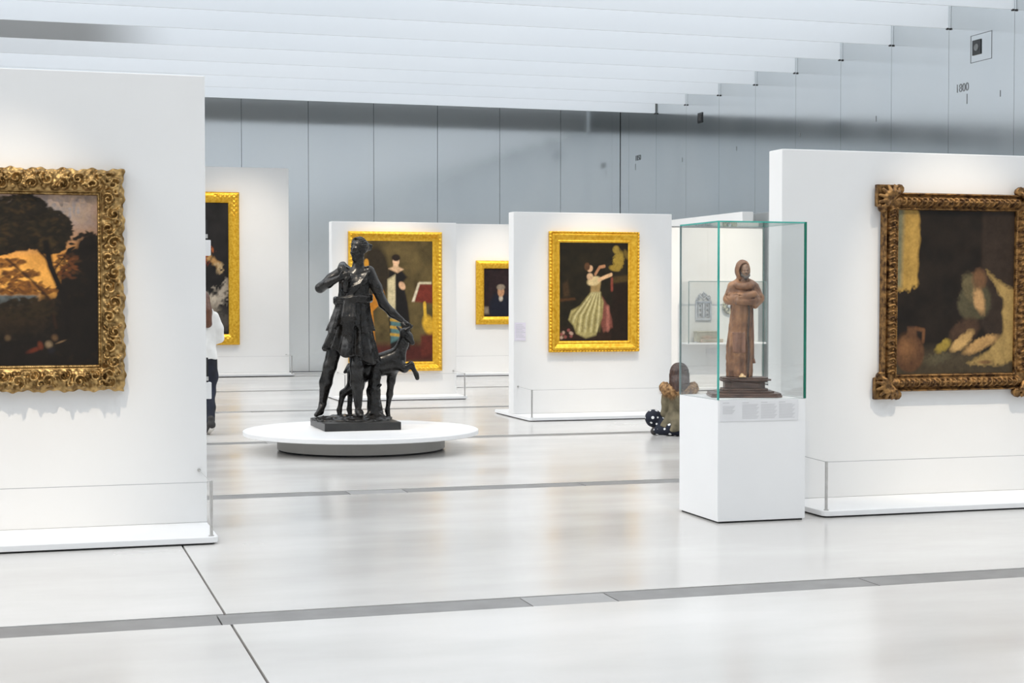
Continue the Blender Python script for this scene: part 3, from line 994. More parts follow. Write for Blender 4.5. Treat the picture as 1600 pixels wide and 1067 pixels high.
p.poly([(0.47, 0.51), (0.57, 0.51), (0.64, 0.40), (0.62, 0.24), (0.53, 0.06), (0.38, 0.03), (0.24, 0.08), (0.2, 0.16), (0.13, 0.22), (0.17, 0.31), (0.3, 0.36), (0.4, 0.45)], (172, 158, 102), 0.012)
for k in range(11):
    x0 = 0.16 + 0.042 * k
    p.line([(0.46 + 0.014 * k, 0.49), (x0 + 0.03, 0.26), (x0, 0.1 if k > 1 else 0.2)], 0.008, (224, 212, 160) if k % 2 else (110, 98, 54), 0.012, 0.75)
p.poly([(0.45, 0.50), (0.58, 0.50), (0.60, 0.60), (0.46, 0.62)], (160, 132, 84), 0.012)
p.ell(0.50, 0.61, 0.10, 0.045, (214, 190, 140), 15, 0.2)
p.line([(0.57, 0.62), (0.66, 0.65), (0.75, 0.675)], 0.018, (222, 180, 136))
p.line([(0.52, 0.68), (0.58, 0.75), (0.65, 0.76)], 0.016, (178, 128, 92))
p.ell(0.44, 0.655, 0.045, 0.035, (216, 178, 138), 0, 0.2)
p.ell(0.44, 0.735, 0.042, 0.035, (214, 172, 134), -20, 0.15)
p.ell(0.40, 0.755, 0.04, 0.04, (92, 62, 40), 0, 0.2)
p.line([(0.76, 0.63), (0.76, 0.52)], 0.014, (150, 74, 60), 0.012)
for k in range(14):
    p.ell(0.02 + 0.16 * rng.random(), 0.03 + 0.09 * rng.random(), 0.022, 0.016, ((150, 84, 78), (196, 160, 140), (70, 66, 36))[k % 3], 0, 0.4, 0.85)
p.build(t, -0.026)

# ---- behind the statue: lady with harp
W3, H3, w3 = 1.487, 2.179, 0.145
t = painting('large painting of a dark-dressed lady with a golden harp, gilt frame behind statue', 5.52, 24.347, 1.509)
def carve3(X, Z, S, v, side):
    if 0.55 < v < 0.9:
        return 0.022 * np.abs(np.sin(S * PI / 0.062)) * math.sin(PI * (v - 0.55) / 0.35)
    return np.zeros_like(X)
frame('gilt_frame', t, W3, H3, w3, M['gold'], lambda v: 0.03 + 0.01 * (v > 0.12) + 0.05 * math.sin(PI * min(1, max(0, v - 0.3) / 0.9)), carve3, 0.014, 20)
cw, ch = W3 - 2 * w3 + 0.01, H3 - 2 * w3 + 0.01
p = Paint(cw, ch, 140, (92, 78, 46), 31)
p.poly([(0, 0), (1, 0), (1, 0.15), (0, 0.15)], (78, 34, 28), 0.03)
p.ell(0.24, 0.72, 0.18, 0.24, (46, 38, 26), 0, 0.15)
p.line([(0.18, 0.15), (0.14, 0.45), (0.30, 0.55)], 0.06, (190, 122, 36))
p.line([(0.12, 0.4), (0.12, 0.82)], 0.03, (196, 138, 44))
p.poly([(0.42, 0.76), (0.58, 0.76), (0.66, 0.70), (0.60, 0.66), (0.66, 0.5), (0.72, 0.2), (0.68, 0.1), (0.44, 0.1), (0.40, 0.5)], (24, 21, 20), 0.012)
p.poly([(0.40, 0.68), (0.50, 0.72), (0.50, 0.38), (0.40, 0.38)], (206, 192, 152), 0.012)
p.poly([(0.44, 0.38), (0.56, 0.36), (0.58, 0.2), (0.44, 0.16)], (84, 120, 120), 0.012)
for k in range(3):
    p.line([(0.44, 0.35 - 0.06 * k), (0.57, 0.34 - 0.06 * k)], 0.012, (190, 150, 60))
p.poly([(0.475, 0.81), (0.535, 0.81), (0.545, 0.785), (0.61, 0.765), (0.53, 0.735), (0.41, 0.77), (0.47, 0.785)], (218, 180, 142), 0.008)
p.ell(0.51, 0.83, 0.045, 0.038, (226, 184, 148), 0, 0.12)
p.ell(0.51, 0.86, 0.055, 0.028, (36, 26, 20), 0, 0.2)
p.ell(0.59, 0.63, 0.04, 0.035, (220, 176, 138), 30, 0.2)
p.poly([(0.72, 0.50), (0.80, 0.65), (1.05, 0.64), (1.05, 0.48)], (116, 48, 36), 0.01)
p.poly([(0.72, 0.50), (0.80, 0.65), (0.83, 0.65), (0.755, 0.50)], (224, 214, 184), 0.008)
p.poly([(0.80, 0.645), (0.98, 0.645), (0.98, 0.66), (0.82, 0.66)], (220, 208, 176), 0.008)
p.ell(0.95, 0.30, 0.08, 0.09, (214, 168, 50), 20, 0.2)
p.line([(0.9, 0.36), (0.89, 0.48)], 0.02, (220, 176, 60))
p.poly([(0.84, 0.05), (1.05, 0.05), (1.05, 0.24), (0.84, 0.22)], (96, 42, 32), 0.02)
p.build(t, -0.026)

# ---- far left: tall dark painting in plain bright gilt frame
W2, H2, w2 = 2.5, 3.05, 0.215
t = painting('large dark painting with pale drapery in a broad gilt frame, behind standing visitor', 4.09 - W2 / 2, 32.147, 2.142)
def carve2(X, Z, S, v, side):
    c = np.minimum(np.abs(np.abs(X) - W2 / 2), 9) + np.minimum(np.abs(np.abs(Z) - H2 / 2), 9)
    if 0.25 < v < 0.85:
        return np.where(c < 0.55, 0.02 * (np.sin(X * 70) * np.sin(Z * 70) + 0.5 * np.sin(X * 131 + Z * 97)), 0)
    return np.zeros_like(X)
frame('gilt_frame', t, W2, H2, w2, M['gold'], lambda v: 0.04 + 0.06 * math.sin(PI * min(1, v * 0.8 + 0.05)), carve2, 0.03, 18)
p = Paint(W2 - 2 * w2 + 0.01, H2 - 2 * w2 + 0.01, 110, (34, 31, 30), 41)
p.ell(0.90, 0.10, 0.2, 0.07, (84, 78, 72), 10, 0.5, 1, 1)
p.ell(0.88, 0.27, 0.16, 0.04, (206, 192, 172), 40, 0.6, 0.95, 1)
p.ell(0.95, 0.33, 0.10, 0.02, (176, 164, 148), 62, 0.6, 0.95, 1)
p.ell(0.80, 0.20, 0.10, 0.04, (150, 138, 122), 10, 0.6, 0.9, 1)
p.ell(0.86, 0.55, 0.035, 0.05, (196, 150, 92), 20, 0.4, 0.95, 1)
p.ell(0.79, 0.60, 0.02, 0.06, (176, 72, 34), 0, 0.4, 0.95, 1)
p.ell(0.82, 0.66, 0.03, 0.02, (198, 108, 58), 0, 0.4, 0.9, 1)
p.ell(0.91, 0.50, 0.03, 0.035, (206, 176, 130), 0, 0.4, 0.9, 1)
p.ell(0.45, 0.6, 0.16, 0.2, (120, 74, 50), 0, 0.5, 0.8, 1)
p.build(t, -0.03)

# ---- far centre: dark seated gentleman portrait
W4, H4, w4 = 1.02, 1.296, 0.162
t = painting('small dark portrait of a man in a dark coat, gilt frame on far partition', 8.728 + W4 / 2, 31.097, 1.664)
frame('gilt_frame', t, W4, H4, w4, M['gold'], lambda v: 0.04 + 0.06 * math.sin(PI * min(1, v * 0.75 + 0.1)), None, 0.03, 14)
p = Paint(W4 - 2 * w4 + 0.01, H4 - 2 * w4 + 0.01, 70, (40, 27, 29), 51)
p.ell(0.5, 0.2, 0.34, 0.3, (25, 28, 42), 0, 0.15, 1, 0.5)
p.ell(0.52, 0.38, 0.06, 0.06, (196, 186, 170), 0, 0.3)
p.ell(0.52, 0.52, 0.10, 0.11, (190, 142, 106), 0, 0.15)
p.ell(0.52, 0.61, 0.12, 0.06, (150, 136, 118), 0, 0.25)
p.poly([(-.05, 0.05), (0.16, 0.06), (0.14, 0.2), (-.05, 0.2)], (140, 128, 112), 0.03)
p.build(t, -0.028)

# ------------------------------------------------------------------ wall caption by the centre painting
t = thing('wall_caption', 'small lilac text caption on the left edge of the middle partition', 'caption', (6.182, 19.879, 1.13))
MB().box(-0.075, 0.075, -0.006, 0.0, -0.118, 0.118).build('card', M['lilac'], t)
b = MB()
for k in range(9):
    b.box(-0.06, 0.03 + 0.02 * ((k * 7) % 3), -0.0068, -0.006, 0.085 - 0.02 * k, 0.09 - 0.02 * k)
b.build('printed_lines', M['ink'], t)

# bracket hardware fixed on the far end of the left partition
for z0, zb, hb in ((1.877, 1.985, 0.14), (0.885, 1.0, 0.17)):
    t = thing('mounting_bracket', ('upper' if z0 > 1.5 else 'lower') + ' white bracket box on the edge of the tall left partition', 'bracket', (1.173, 11.16, z0))
    MB().box(0, 0.05, -0.03, 0.045, 0, zb - z0).build('box', M['plinth'], t, bevel=0.004)
    MB().box(0, 0.028, -0.02, 0.035, zb - z0, zb - z0 + hb).build('black_rail', M['black'], t)
    MB().box(0.01, 0.03, -0.024, -0.02, zb - z0 + 0.012, zb - z0 + 0.04).build('latch', M['steel'], t)

# ------------------------------------------------------------------ glass case on plinth, with statuette
PX0, PX1, PY0, PY1, PZ = 4.628, 5.308, 10.215, 10.90, 0.868
pcx, pcy = (PX0 + PX1) / 2, (PY0 + PY1) / 2
t = thing('display_plinth', 'white square plinth carrying the tall glass case', 'plinth', (pcx, pcy, 0))
hx, hy = (PX1 - PX0) / 2, (PY1 - PY0) / 2
MB().box(-hx, hx, -hy, hy, 0.012, PZ).build('body', M['plinth'], t, bevel=0.003)
MB().box(-hx + 0.015, hx - 0.015, -hy + 0.015, hy - 0.015, 0.0, 0.0125).build('shadow_gap', M['black'], t)
gc = thing('glass_case', 'tall clear glass case with green edges over the monk statuette', 'display case', (pcx, pcy, PZ))
GH = 2.124 - PZ
g = 0.010
x0, x1, y0, y1 = -hx, hx, -hy, hy
R_, K_ = 1, 0
def pane(nm, a, b, c, d, e, f, faces, rim):
    # faces: indices (bottom, top, -y, +y, -x, +x) that are rims
    mis = [1 if i in faces else 0 for i in range(6)]
    return MB().box(a, b, c, d, e, f, mis=mis).build(nm, [M['glass'], rim], gc)
pane('glass_pane', x0, x1, y0, y0 + g, 0.001, GH - g, (0, 1, 4, 5), M['teal'])
pane('glass_pane', x0, x1, y1 - g, y1, 0.001, GH - g, (0, 1, 4, 5), M['greyrim'])
pane('glass_pane', x0, x0 + g, y0 + g, y1 - g, 0.001, GH - g, (0, 1, 2, 3), M['greyrim'])
pane('glass_pane', x1 - g, x1, y0 + g, y1 - g, 0.001, GH - g, (0, 1, 2, 3), M['teal_dk'])
pane('glass_pane', x0, x1, y0, y1, GH - g, GH, (2, 3, 4, 5), M['teal'])
# bonded corner edges show the colour of the thick glass
MB().box(x0 - 0.003, x0 + 0.009, y0 - 0.003, y0 + 0.009, 0.001, GH).build('glass_edge', M['teal'], gc)
MB().box(x1 - 0.012, x1 + 0.003, y0 - 0.003, y0 + 0.011, 0.001, GH).build('glass_edge', M['teal_dk'], gc)
MB().box(x0 - 0.002, x0 + 0.006, y1 - 0.008, y1, 0.001, GH - g).build('glass_edge', M['greyrim'], gc)

t = thing('text_panel', 'pale grey text panel with four printed columns on the plinth front', 'label', (4.948, PY0 - 0.0, 0.79))
MB().box(-0.302, 0.302, -0.004, -0.0005, -0.073, 0.073).build('card', M['label'], t)
b = MB()
for c, (xa, xb, n) in enumerate(((-0.285, -0.19, 8), (-0.135, -0.005, 14), (0.01, 0.135, 14), (0.15, 0.275, 14))):
    b.box(xa, xa + 0.05, -0.0045, -0.004, 0.055, 0.059)
    for k in range(n):
        zz = 0.042 - 0.0075 * k - (0.01 if c == 0 else 0)
        b.box(xa, xb - 0.02 * ((k * 5 + c) % 4) / 3, -0.0045, -0.004, zz, zz + 0.0028)
b.build('printed_lines', M['ink'], t)

# statuette
st = thing('monk_statuette', 'carved wooden statuette of a hooded monk with folded arms inside the glass case', 'statuette', (4.985, 10.55, PZ + 0.001), -0.30)
def octo(a, b, c):
    return [(a - c, -b), (a, -b + c), (a, b - c), (a - c, b), (-a + c, b), (-a, b - c), (-a, -b + c), (-a + c, -b)]
bs = MB()
for a, bb, z0, z1 in ((0.255, 0.19, 0.0, 0.018), (0.250, 0.185, 0.018, 0.030), (0.205, 0.14, 0.030, 0.044), (0.165, 0.115, 0.044, 0.062), (0.145, 0.10, 0.062, 0.108), (0.162, 0.112, 0.108, 0.118), (0.185, 0.13, 0.118, 0.130), (0.165, 0.115, 0.130, 0.142)):
    bs.prism(octo(a, bb, 0.04), z0, z1)
bs.build('pedestal', M['darkwood'], st, bevel=0.004)
Z0 = 0.142
S = Sculpt((-0.19, -0.18, -0.01), (0.17, 0.15, 0.9), 0.0048)
S.skirt([(0.0, -0.03, 0.0, 0.088, 0.078), (0.2, -0.03, 0.0, 0.092, 0.078), (0.46, -0.018, 0.0, 0.078, 0.066), (0.60, -0.01, 0.0, 0.082, 0.064), (0.69, -0.005, 0.0, 0.058, 0.05)], 0.085, 9, k=0.02, seed=4, top_amp=0.25)
S.chain([(-0.08, 0.0, 0.655), (-0.112, -0.012, 0.565), (-0.045, -0.082, 0.572), (0.055, -0.098, 0.598)], [0.042, 0.040, 0.036, 0.028], 0.012)
S.chain([(0.065, 0.0, 0.65), (0.098, -0.012, 0.57), (0.06, -0.08, 0.555), (-0.06, -0.10, 0.545)], [0.042, 0.044, 0.036, 0.026], 0.008)
S.chain([(0.085, -0.03, 0.545), (0.07, -0.055, 0.515)], [0.036, 0.022], 0.012)
for q in range(5):
    S.cone((-0.135 + 0.02 * q, -0.045 - 0.008 * q, 0.60 - 0.004 * q), (-0.125 + 0.024 * q, -0.02, 0.635), 0.007, 0.005, 0.006)
    S.cone((0.06 + 0.014 * q, -0.075 + 0.012 * q, 0.59), (0.05 + 0.016 * q, -0.05 + 0.012 * q, 0.635), 0.007, 0.005, 0.006)
for k in range(16):     # cowl
    a, a2 = 2 * PI * k / 16, 2 * PI * (k + 1) / 16
    S.cone((-0.004 + 0.058 * math.cos(a), -0.012 + 0.058 * math.sin(a), 0.675 - 0.018 * -math.sin(a)), (-0.004 + 0.058 * math.cos(a2), -0.012 + 0.058 * math.sin(a2), 0.675 + 0.018 * math.sin(a2)), 0.022, 0.022, 0.012)
S.ell((-0.012, 0.008, 0.775), (0.056, 0.066, 0.076), 0.025)
S.ell((0.0, -0.045, 0.765), (0.042, 0.058, 0.056), 0.010, op='s')
for gx, top, wv in ((-0.10, 0.44, 0.02), (-0.078, 0.52, 0.01), (-0.052, 0.36, -0.012), (-0.02, 0.50, 0.008), (0.035, 0.42, 0.012), (0.052, 0.52, 0.0)):
    zs = [top * q / 6 for q in range(7)]
    pts = []
    for zz in zs:
        x_ = gx + wv * (1 - zz / top)
        rx_ = np.interp(zz, [0, 0.2, 0.46, 0.6], [0.088, 0.092, 0.078, 0.082])
        cx_ = np.interp(zz, [0, 0.2, 0.46, 0.6], [-0.03, -0.03, -0.018, -0.01])
        q_ = max(0.0, 1 - ((x_ - cx_) / rx_) ** 2)
        pts.append((x_, -0.078 * q_ ** 0.5 - 0.002, zz))
    for p0_, p1_ in zip(pts[:-1], pts[1:]):   # fold groove
        S.cone(p0_, p1_, 0.009, 0.008, 0.008, 's')
for p0_, p1_, r_ in (((-0.10, -0.075, 0.60), (-0.02, -0.128, 0.585), 0.006), ((-0.06, -0.115, 0.605), (0.03, -0.130, 0.60), 0.005), ((-0.145, -0.04, 0.585), (-0.105, -0.065, 0.53), 0.006),
                     ((0.03, -0.125, 0.565), (0.09, -0.075, 0.575), 0.006), ((0.10, -0.065, 0.60), (0.125, -0.04, 0.54), 0.006), ((-0.05, -0.130, 0.57), (0.02, -0.120, 0.558), 0.006),
                     ((-0.09, -0.05, 0.66), (-0.12, -0.045, 0.61), 0.005), ((0.075, -0.05, 0.655), (0.115, -0.045, 0.61), 0.005), ((-0.03, -0.068, 0.665), (0.02, -0.075, 0.655), 0.004)):
    S.cone(p0_, p1_, r_, r_ * 0.6, 0.008, 's')
S.noise(0.0018, 45, 3)
S.mesh('habit', M['robe'], st, (0, 0, Z0))
S = Sculpt((-0.07, -0.10, 0.68), (0.07, 0.06, 0.84), 0.0022)
head(S, (0.002, -0.012, 0.770), 0.08, 0.45, False)
S.cone((0.003, -0.02, 0.735), (0.0, 0.0, 0.69), 0.026, 0.03, 0.015)
S.mesh('head', M['skin_statue'], st, (0, 0, Z0))
S = Sculpt((-0.08, -0.12, 0.66), (0.08, 0.06, 0.86), 0.0036)
T = head_frame((0.002, -0.012, 0.770), 0.08, 0.45)
S.chain([T(-0.062, -0.02, -0.03), T(-0.05, -0.05, -0.075), T(0, -0.088, -0.118), T(0.05, -0.05, -0.075), T(0.062, -0.02, -0.03)], [0.007, 0.010, 0.013, 0.010, 0.007], 0.008)
S.chain([T(-0.03, -0.082, -0.055), T(0, -0.096, -0.046), T(0.03, -0.082, -0.055)], [0.003, 0.0035, 0.003], 0.004)
S.mesh('beard', M['beard'], st, (0, 0, Z0))
cord_pts = [(0.02 + 0.003 * math.sin(k), -0.082 - 0.004 * (1 - k / 12), 0.53 - 0.53 * k / 12) for k in range(13)]
MB().tube(cord_pts, 0.0075, 8).build('rope_belt', M['rope'], st, smooth=True, loc=(0, 0, Z0))
MB().tube([(0.055, -0.045, 0.5), (0.06, -0.052, 0.3), (0.062, -0.05, 0.13)], 0.005, 8).tube([(0.062, -0.05, 0.135), (0.066, -0.052, 0.10)], [0.008, 0.012], 8).build('rope_end', M['robe_patch'], st, smooth=True, loc=(0, 0, Z0))
S = Sculpt((-0.09, -0.16, -0.01), (0.06, 0.0, 0.06), 0.0036)
S.cone((-0.025, -0.05, 0.016), (-0.025, -0.105, 0.012), 0.016, 0.014, 0.01)
for k in range(5):
    xx = -0.045 + 0.010 * k
    S.cone((xx, -0.105, 0.008), (xx - 0.002, -0.126 + 0.002 * k, 0.006), 0.0062, 0.0055 if k < 4 else 0.007, 0.002)
S.mesh('foot', M['foot'], st, (0, 0, Z0))
S = Sculpt((-0.14, -0.16, 0.12), (0.06, 0.0, 0.4), 0.0048)
S.skirt([(0.16, -0.03, 0.0, 0.0935, 0.082), (0.2, -0.03, 0.0, 0.0945, 0.082), (0.34, -0.022, 0.0, 0.087, 0.075)], 0.085, 9, k=0.02, seed=4, top_amp=0.6)
S.add(lambda P: np.maximum(np.maximum(np.abs(P[..., 0] + 0.045) - 0.045, P[..., 1] + 0.03), np.abs(P[..., 2] - 0.25) - 0.075) * -1.0, (-0.2, -0.2, 0.0), (0.2, 0.2, 0.5), 0.001, 's')
S.mesh('cloth_patch', M['robe_patch'], st, (0, 0, Z0))

# ------------------------------------------------------------------ wall vitrine on the far partition with small works
t = thing('wall_vitrine', 'shallow glass wall vitrine on far partition, seen through the glass case', 'display case', (11.365, 24.995, 0.79))
vx = 0.716
for a, b_, c, d, e, f in ((-vx, vx, -0.30, -0.294, 0.02, 1.05), (-vx, -vx + 0.006, -0.294, -0.004, 0.02, 1.044), (vx - 0.006, vx, -0.294, -0.004, 0.02, 1.044), (-vx, vx, -0.294, -0.004, 1.044, 1.05)):
    MB().box(a, b_, c, d, e, f).build('glass_pane', M['glass'], t)
eb = [(-vx, -0.30, 0.0), (vx, -0.30, 0.0)]
for xx in (-vx, vx):
    MB().box(xx - 0.006, xx + 0.006, -0.306, -0.294, 0, 1.05).build('glass_edge', M['greyrim'], t)
MB().box(-vx, vx, -0.306, -0.294, 1.044, 1.056).build('glass_edge', M['greyrim'], t)
MB().box(-vx, vx, -0.31, -0.002, -0.012, 0.018).build('shelf', M['plinth'], t)
MB().box(-0.26, -0.06, -0.004, 0, -0.19, -0.10).build('caption_card', M['label'], t)

t = thing('ornate_plaque', 'openwork silver plaque with crested top hanging in the wall vitrine', 'plaque', (11.045, 24.99, 1.18))
b = MB()
for x0_, x1_, z0_, z1_ in ((-0.15, -0.115, 0, 0.33), (0.115, 0.15, 0, 0.33), (-0.115, 0.115, 0, 0.04), (-0.115, 0.115, 0.29, 0.33), (-0.018, 0.018, 0.04, 0.29)):
    b.box(x0_, x1_, -0.02, 0, z0_, z1_)
b.build('border', M['silver'], t, bevel=0.004)
def curl(b, pts, r):
    b.tube([(x, -0.012, z) for x, z in pts], r, 6)
for cx in (-0.066, 0.066):
    b = MB()
    for cz, rr_ in ((0.165, 0.034), (0.085, 0.03), (0.245, 0.03)):
        curl(b, [(cx + rr_ * math.cos(a * PI / 8), cz + 1.1 * rr_ * math.sin(a * PI / 8)) for a in range(17)], 0.009)
    for sx in (-1, 1):
        curl(b, spiral(cx + sx * 0.028, 0.125, 0.022, 1, 1, sx, 10), 0.006)
        curl(b, spiral(cx + sx * 0.028, 0.205, 0.022, 1, 4, -sx, 10), 0.006)
    b.build('scrollwork', M['silver'], t, smooth=True)
b = MB()
for k in range(9):
    a = PI * k / 8
    cx, cz = 0.115 * math.cos(a), 0.34 + 0.10 * math.sin(a)
    curl(b, spiral(cx, cz, 0.03, 1.1, a, 1 if k % 2 else -1, 10), 0.009)
curl(b, [(-0.1, 0.34), (-0.05, 0.41), (0, 0.34), (0.05, 0.41), (0.1, 0.34)], 0.011)
curl(b, [(-0.03, 0.44), (0, 0.49), (0.03, 0.44)], 0.011)
b.build('crest', M['silver'], t, smooth=True)

t = thing('round_dish', 'round mottled dish hanging in the wall vitrine behind the statuette', 'dish', (11.52, 24.99, 1.415))
d = MB().lathe([(0.05, 0), (0.125, 0.02), (0.135, 0.03), (0.128, 0.033), (0.09, 0.022), (0.02, 0.018)], 32)
o = d.build('plate', M['mosaic'], t, smooth=True)
o.rotation_euler = (PI / 2, 0, 0)
o = MB().lathe([(0.03, 0.018), (0.028, 0.03), (0.01, 0.034)], 20).build('boss', M['silver'], t, smooth=True)
o.rotation_euler = (PI / 2, 0, 0)
t = thing('carved_casket', 'small olive carved casket standing on the wall vitrine shelf', 'casket', (11.035, 24.86, 0.80 + 0.009))
MB().box(-0.196, 0.196, -0.06, 0.06, 0.012, 0.165).build('body', M['box'], t, bevel=0.004)
MB().box(-0.205, 0.205, -0.066, 0.066, 0.165, 0.19).build('lid', M['box'], t, bevel=0.005)
b = MB()
b.add([(-0.12, -0.067, 0.09), (0, -0.067, 0.055), (0.12, -0.067, 0.09), (0, -0.067, 0.125), (0, -0.06, 0.09)], [(0, 1, 2, 3), (0, 4, 1), (1, 4, 2), (2, 4, 3), (3, 4, 0)])
b.build('lozenge', M['boxlow'], t)
for xx in (-0.18, 0.18):
    MB().box(xx - 0.015, xx + 0.015, -0.055, 0.055, 0, 0.012).build('foot', M['silver'], t)
t = thing('pink_block', 'low pinkish stone block in front of the olive casket', 'block', (11.10, 24.755, 0.809))
MB().box(-0.20, 0.20, -0.03, 0.03, 0, 0.06).build('block', M['boxlow'], t, bevel=0.006)
MB().box(-0.17, 0.17, -0.033, -0.03, 0.015, 0.045).build('carved_band', M['box'], t)

# ------------------------------------------------------------------ devices on the metal wall
t = thing('wall_camera', 'square black lens window in an outlined plate high on the metal wall', 'camera', (XR, 19.145, 5.02))
b = MB()
for y0_, y1_, z0_, z1_ in ((-0.255, -0.247, -0.19, 0.19), (0.247, 0.255, -0.19, 0.19), (-0.255, 0.255, -0.19, -0.182), (-0.255, 0.255, 0.182, 0.19)):
    b.box(-0.004, 0.0, y0_, y1_, z0_, z1_)
b.build('outline', M['engrave'], t)
MB().box(-0.012, -0.001, 0.0, 0.20, -0.09, 0.115).build('lens_window', M['screen'], t)
o = MB().lathe([(0.05, 0), (0.045, 0.012), (0.03, 0.006)], 20).build('lens', M['engrave'], t, loc=(-0.012, 0.10, 0.01))
o.rotation_euler = (0, -PI / 2, 0)
t = thing('wall_sensor', 'small black box mounted high on the metal wall near the corner', 'sensor', (XR, 28.68, 5.066))
MB().box(-0.014, -0.001, -0.11, 0.11, -0.10, 0.10).build('housing', M['screen'], t, bevel=0.004)
MB().box(-0.018, -0.014, -0.07, 0.07, -0.06, 0.06).build('front_grille', M['black'], t)

# ------------------------------------------------------------------ round platform
t = thing('round_platform', 'low round white platform with grey drum foot under the bronze statue', 'platform', (3.33, 16.28, 0))
MB().lathe([(1.195, 0.158), (1.22, 0.165), (1.22, 0.205), (1.212, 0.21)], 96).build('disc_top', M['plate'], t, smooth=False)
MB().lathe([(0.87, 0.02), (0.87, 0.158)], 96).build('drum', M['drum'], t, smooth=False)
MB().lathe([(0.85, 0.0), (0.85, 0.02)], 96).build('shadow_gap', M['black'], t, smooth=False)

# ------------------------------------------------------------------ bronze statue: draped standing figure with a young deer
bz = thing('bronze_statue', 'dark bronze statue of a draped striding figure with a young deer on the round platform', 'statue', (3.305, 16.52, 0.2105))
MB().box(-0.40, 0.40, -0.46, 0.40, 0.0, 0.082).build('slab', M['slab'], bz, bevel=0.006)
FR = -0.2
def brot(o):
    o.rotation_euler = (0, 0, FR)
    o.scale = (1.0, 1.0, 1.0)
    return o
FZ0 = 0.115
S = Sculpt((-0.56, -0.42, -0.06), (0.46, 0.42, 0.1), 0.012)
S.ell((-0.03, 0.0, -0.03), (0.42, 0.31, 0.045), 0.02)
S.noise(0.012, 18, 5)
S.noise(0.006, 45, 6)
brot(S.mesh('ground', M['bronze'], bz, (0, 0, FZ0)))
# body
S = Sculpt((-0.62, -0.40, -0.02), (0.72, 0.34, 1.98), 0.0105)
hip_l, hip_r = (-0.13, 0.01, 1.0), (0.05, 0.0, 1.0)
S.chain([hip_l, (-0.255, -0.03, 0.53), (-0.30, 0.03, 0.36), (-0.335, 0.10, 0.13)], [0.105, 0.068, 0.066, 0.038], 0.03)
S.chain([(-0.335, 0.10, 0.12), (-0.36, 0.04, 0.05), (-0.40, -0.04, 0.022)], [0.04, 0.036, 0.024], 0.02)
S.chain([hip_r, (0.025, -0.10, 0.53), (0.03, -0.07, 0.36), (0.04, -0.06, 0.12)], [0.108, 0.070, 0.069, 0.040], 0.03)
S.chain([(0.04, -0.05, 0.06), (0.055, -0.13, 0.045), (0.07, -0.20, 0.022)], [0.04, 0.038, 0.024], 0.02)
S.ell((-0.04, 0.0, 1.06), (0.165, 0.115, 0.14), 0.04)
S.ell((-0.01, 0.0, 1.26), (0.135, 0.098, 0.16), 0.05)
S.ell((0.01, 0.0, 1.43), (0.158, 0.105, 0.14), 0.05)
S.ell((-0.05, -0.085, 1.435), (0.06, 0.045, 0.055), 0.03)
S.ell((0.085, -0.085, 1.43), (0.06, 0.045, 0.055), 0.03)
S.chain([(0.035, 0.0, 1.52), (0.05, 0.0, 1.66)], [0.07, 0.052], 0.03)
head(S, (0.05, 0.0, 1.755), -0.75)
# bent arm gathering the cloak at the breast
S.chain([(-0.11, 0.0, 1.53), (-0.235, 0.0, 1.45), (-0.355, -0.03, 1.355)], [0.068, 0.058, 0.048], 0.03)
S.chain([(-0.355, -0.03, 1.355), (-0.27, -0.12, 1.40), (-0.16, -0.165, 1.455)], [0.050, 0.046, 0.030], 0.025)
S.ell((-0.125, -0.172, 1.475), (0.042, 0.024, 0.034), 0.015, (0, -0.5, 0))
for k in range(4):
    a = (-0.10 + 0.004 * k, -0.178, 1.505 - 0.018 * k)
    S.chain([a, (a[0] + 0.034, a[1] - 0.004, a[2] + 0.008), (a[0] + 0.05, a[1] + 0.022, a[2] + 0.004)], [0.0125, 0.0115, 0.010], 0.004)
S.chain([(-0.14, -0.18, 1.50), (-0.118, -0.185, 1.53)], [0.013, 0.011], 0.006)
# lowered arm to the deer
S.chain([(0.155, 0.0, 1.525), (0.235, -0.02, 1.36), (0.305, -0.05, 1.19)], [0.066, 0.056, 0.048], 0.03)
S.chain([(0.305, -0.05, 1.19), (0.40, -0.07, 1.09), (0.495, -0.07, 1.02)], [0.049, 0.044, 0.030], 0.025)
S.ell((0.53, -0.07, 0.995), (0.048, 0.036, 0.022), 0.015, (0, 0.5, 0))
for k in range(4):
    yk = -0.098 + 0.019 * k
    S.chain([(0.555, yk, 0.985), (0.59, yk, 0.968), (0.606 - 0.006 * abs(k - 1), yk, 0.938)], [0.0125, 0.0115, 0.010], 0.004)
S.chain([(0.515, -0.10, 0.985), (0.535, -0.122, 0.96)], [0.014, 0.011], 0.006)
brot(S.mesh('figure', M['bronze'], bz, (0, 0, FZ0)))
# hair
S = Sculpt((-0.12, -0.16, 1.62), (0.34, 0.30, 1.98), 0.0065)
T = head_frame((0.05, 0.0, 1.755), -0.75, 1.0)
HR = (0, 0, -0.75)
S.ell(T(0, 0.020, 0.040), (0.086, 0.104, 0.090), 0.02, HR)
S.ell(T(0, -0.082, -0.030), (0.066, 0.072, 0.085), 0.010, HR, 's')
S.ell(T(0, 0.02, -0.105), (0.12, 0.12, 0.085), 0.015, HR, 's')
for q in range(-5, 6):       # locks combed back into a knot
    an = q * 0.30
    S.chain([T(0.080 * math.sin(an), -0.055 + 0.03 * abs(math.sin(an)), 0.045 + 0.078 * math.cos(an)), T(0.088 * math.sin(an), 0.02, 0.045 + 0.088 * math.cos(an)), T(0.05 * math.sin(an), 0.10, 0.035 + 0.04 * math.cos(an))], [0.010, 0.0125, 0.011], 0.003)
S.ell(T(0, 0.128, 0.030), (0.044, 0.040, 0.040), 0.012, HR)
for q in range(3):
    S.chain([T(-0.03 + 0.03 * q, 0.10, 0.065), T(-0.035 + 0.035 * q, 0.160, 0.050), T(-0.02 + 0.02 * q, 0.160, 0.005)], [0.012, 0.013, 0.010], 0.003)
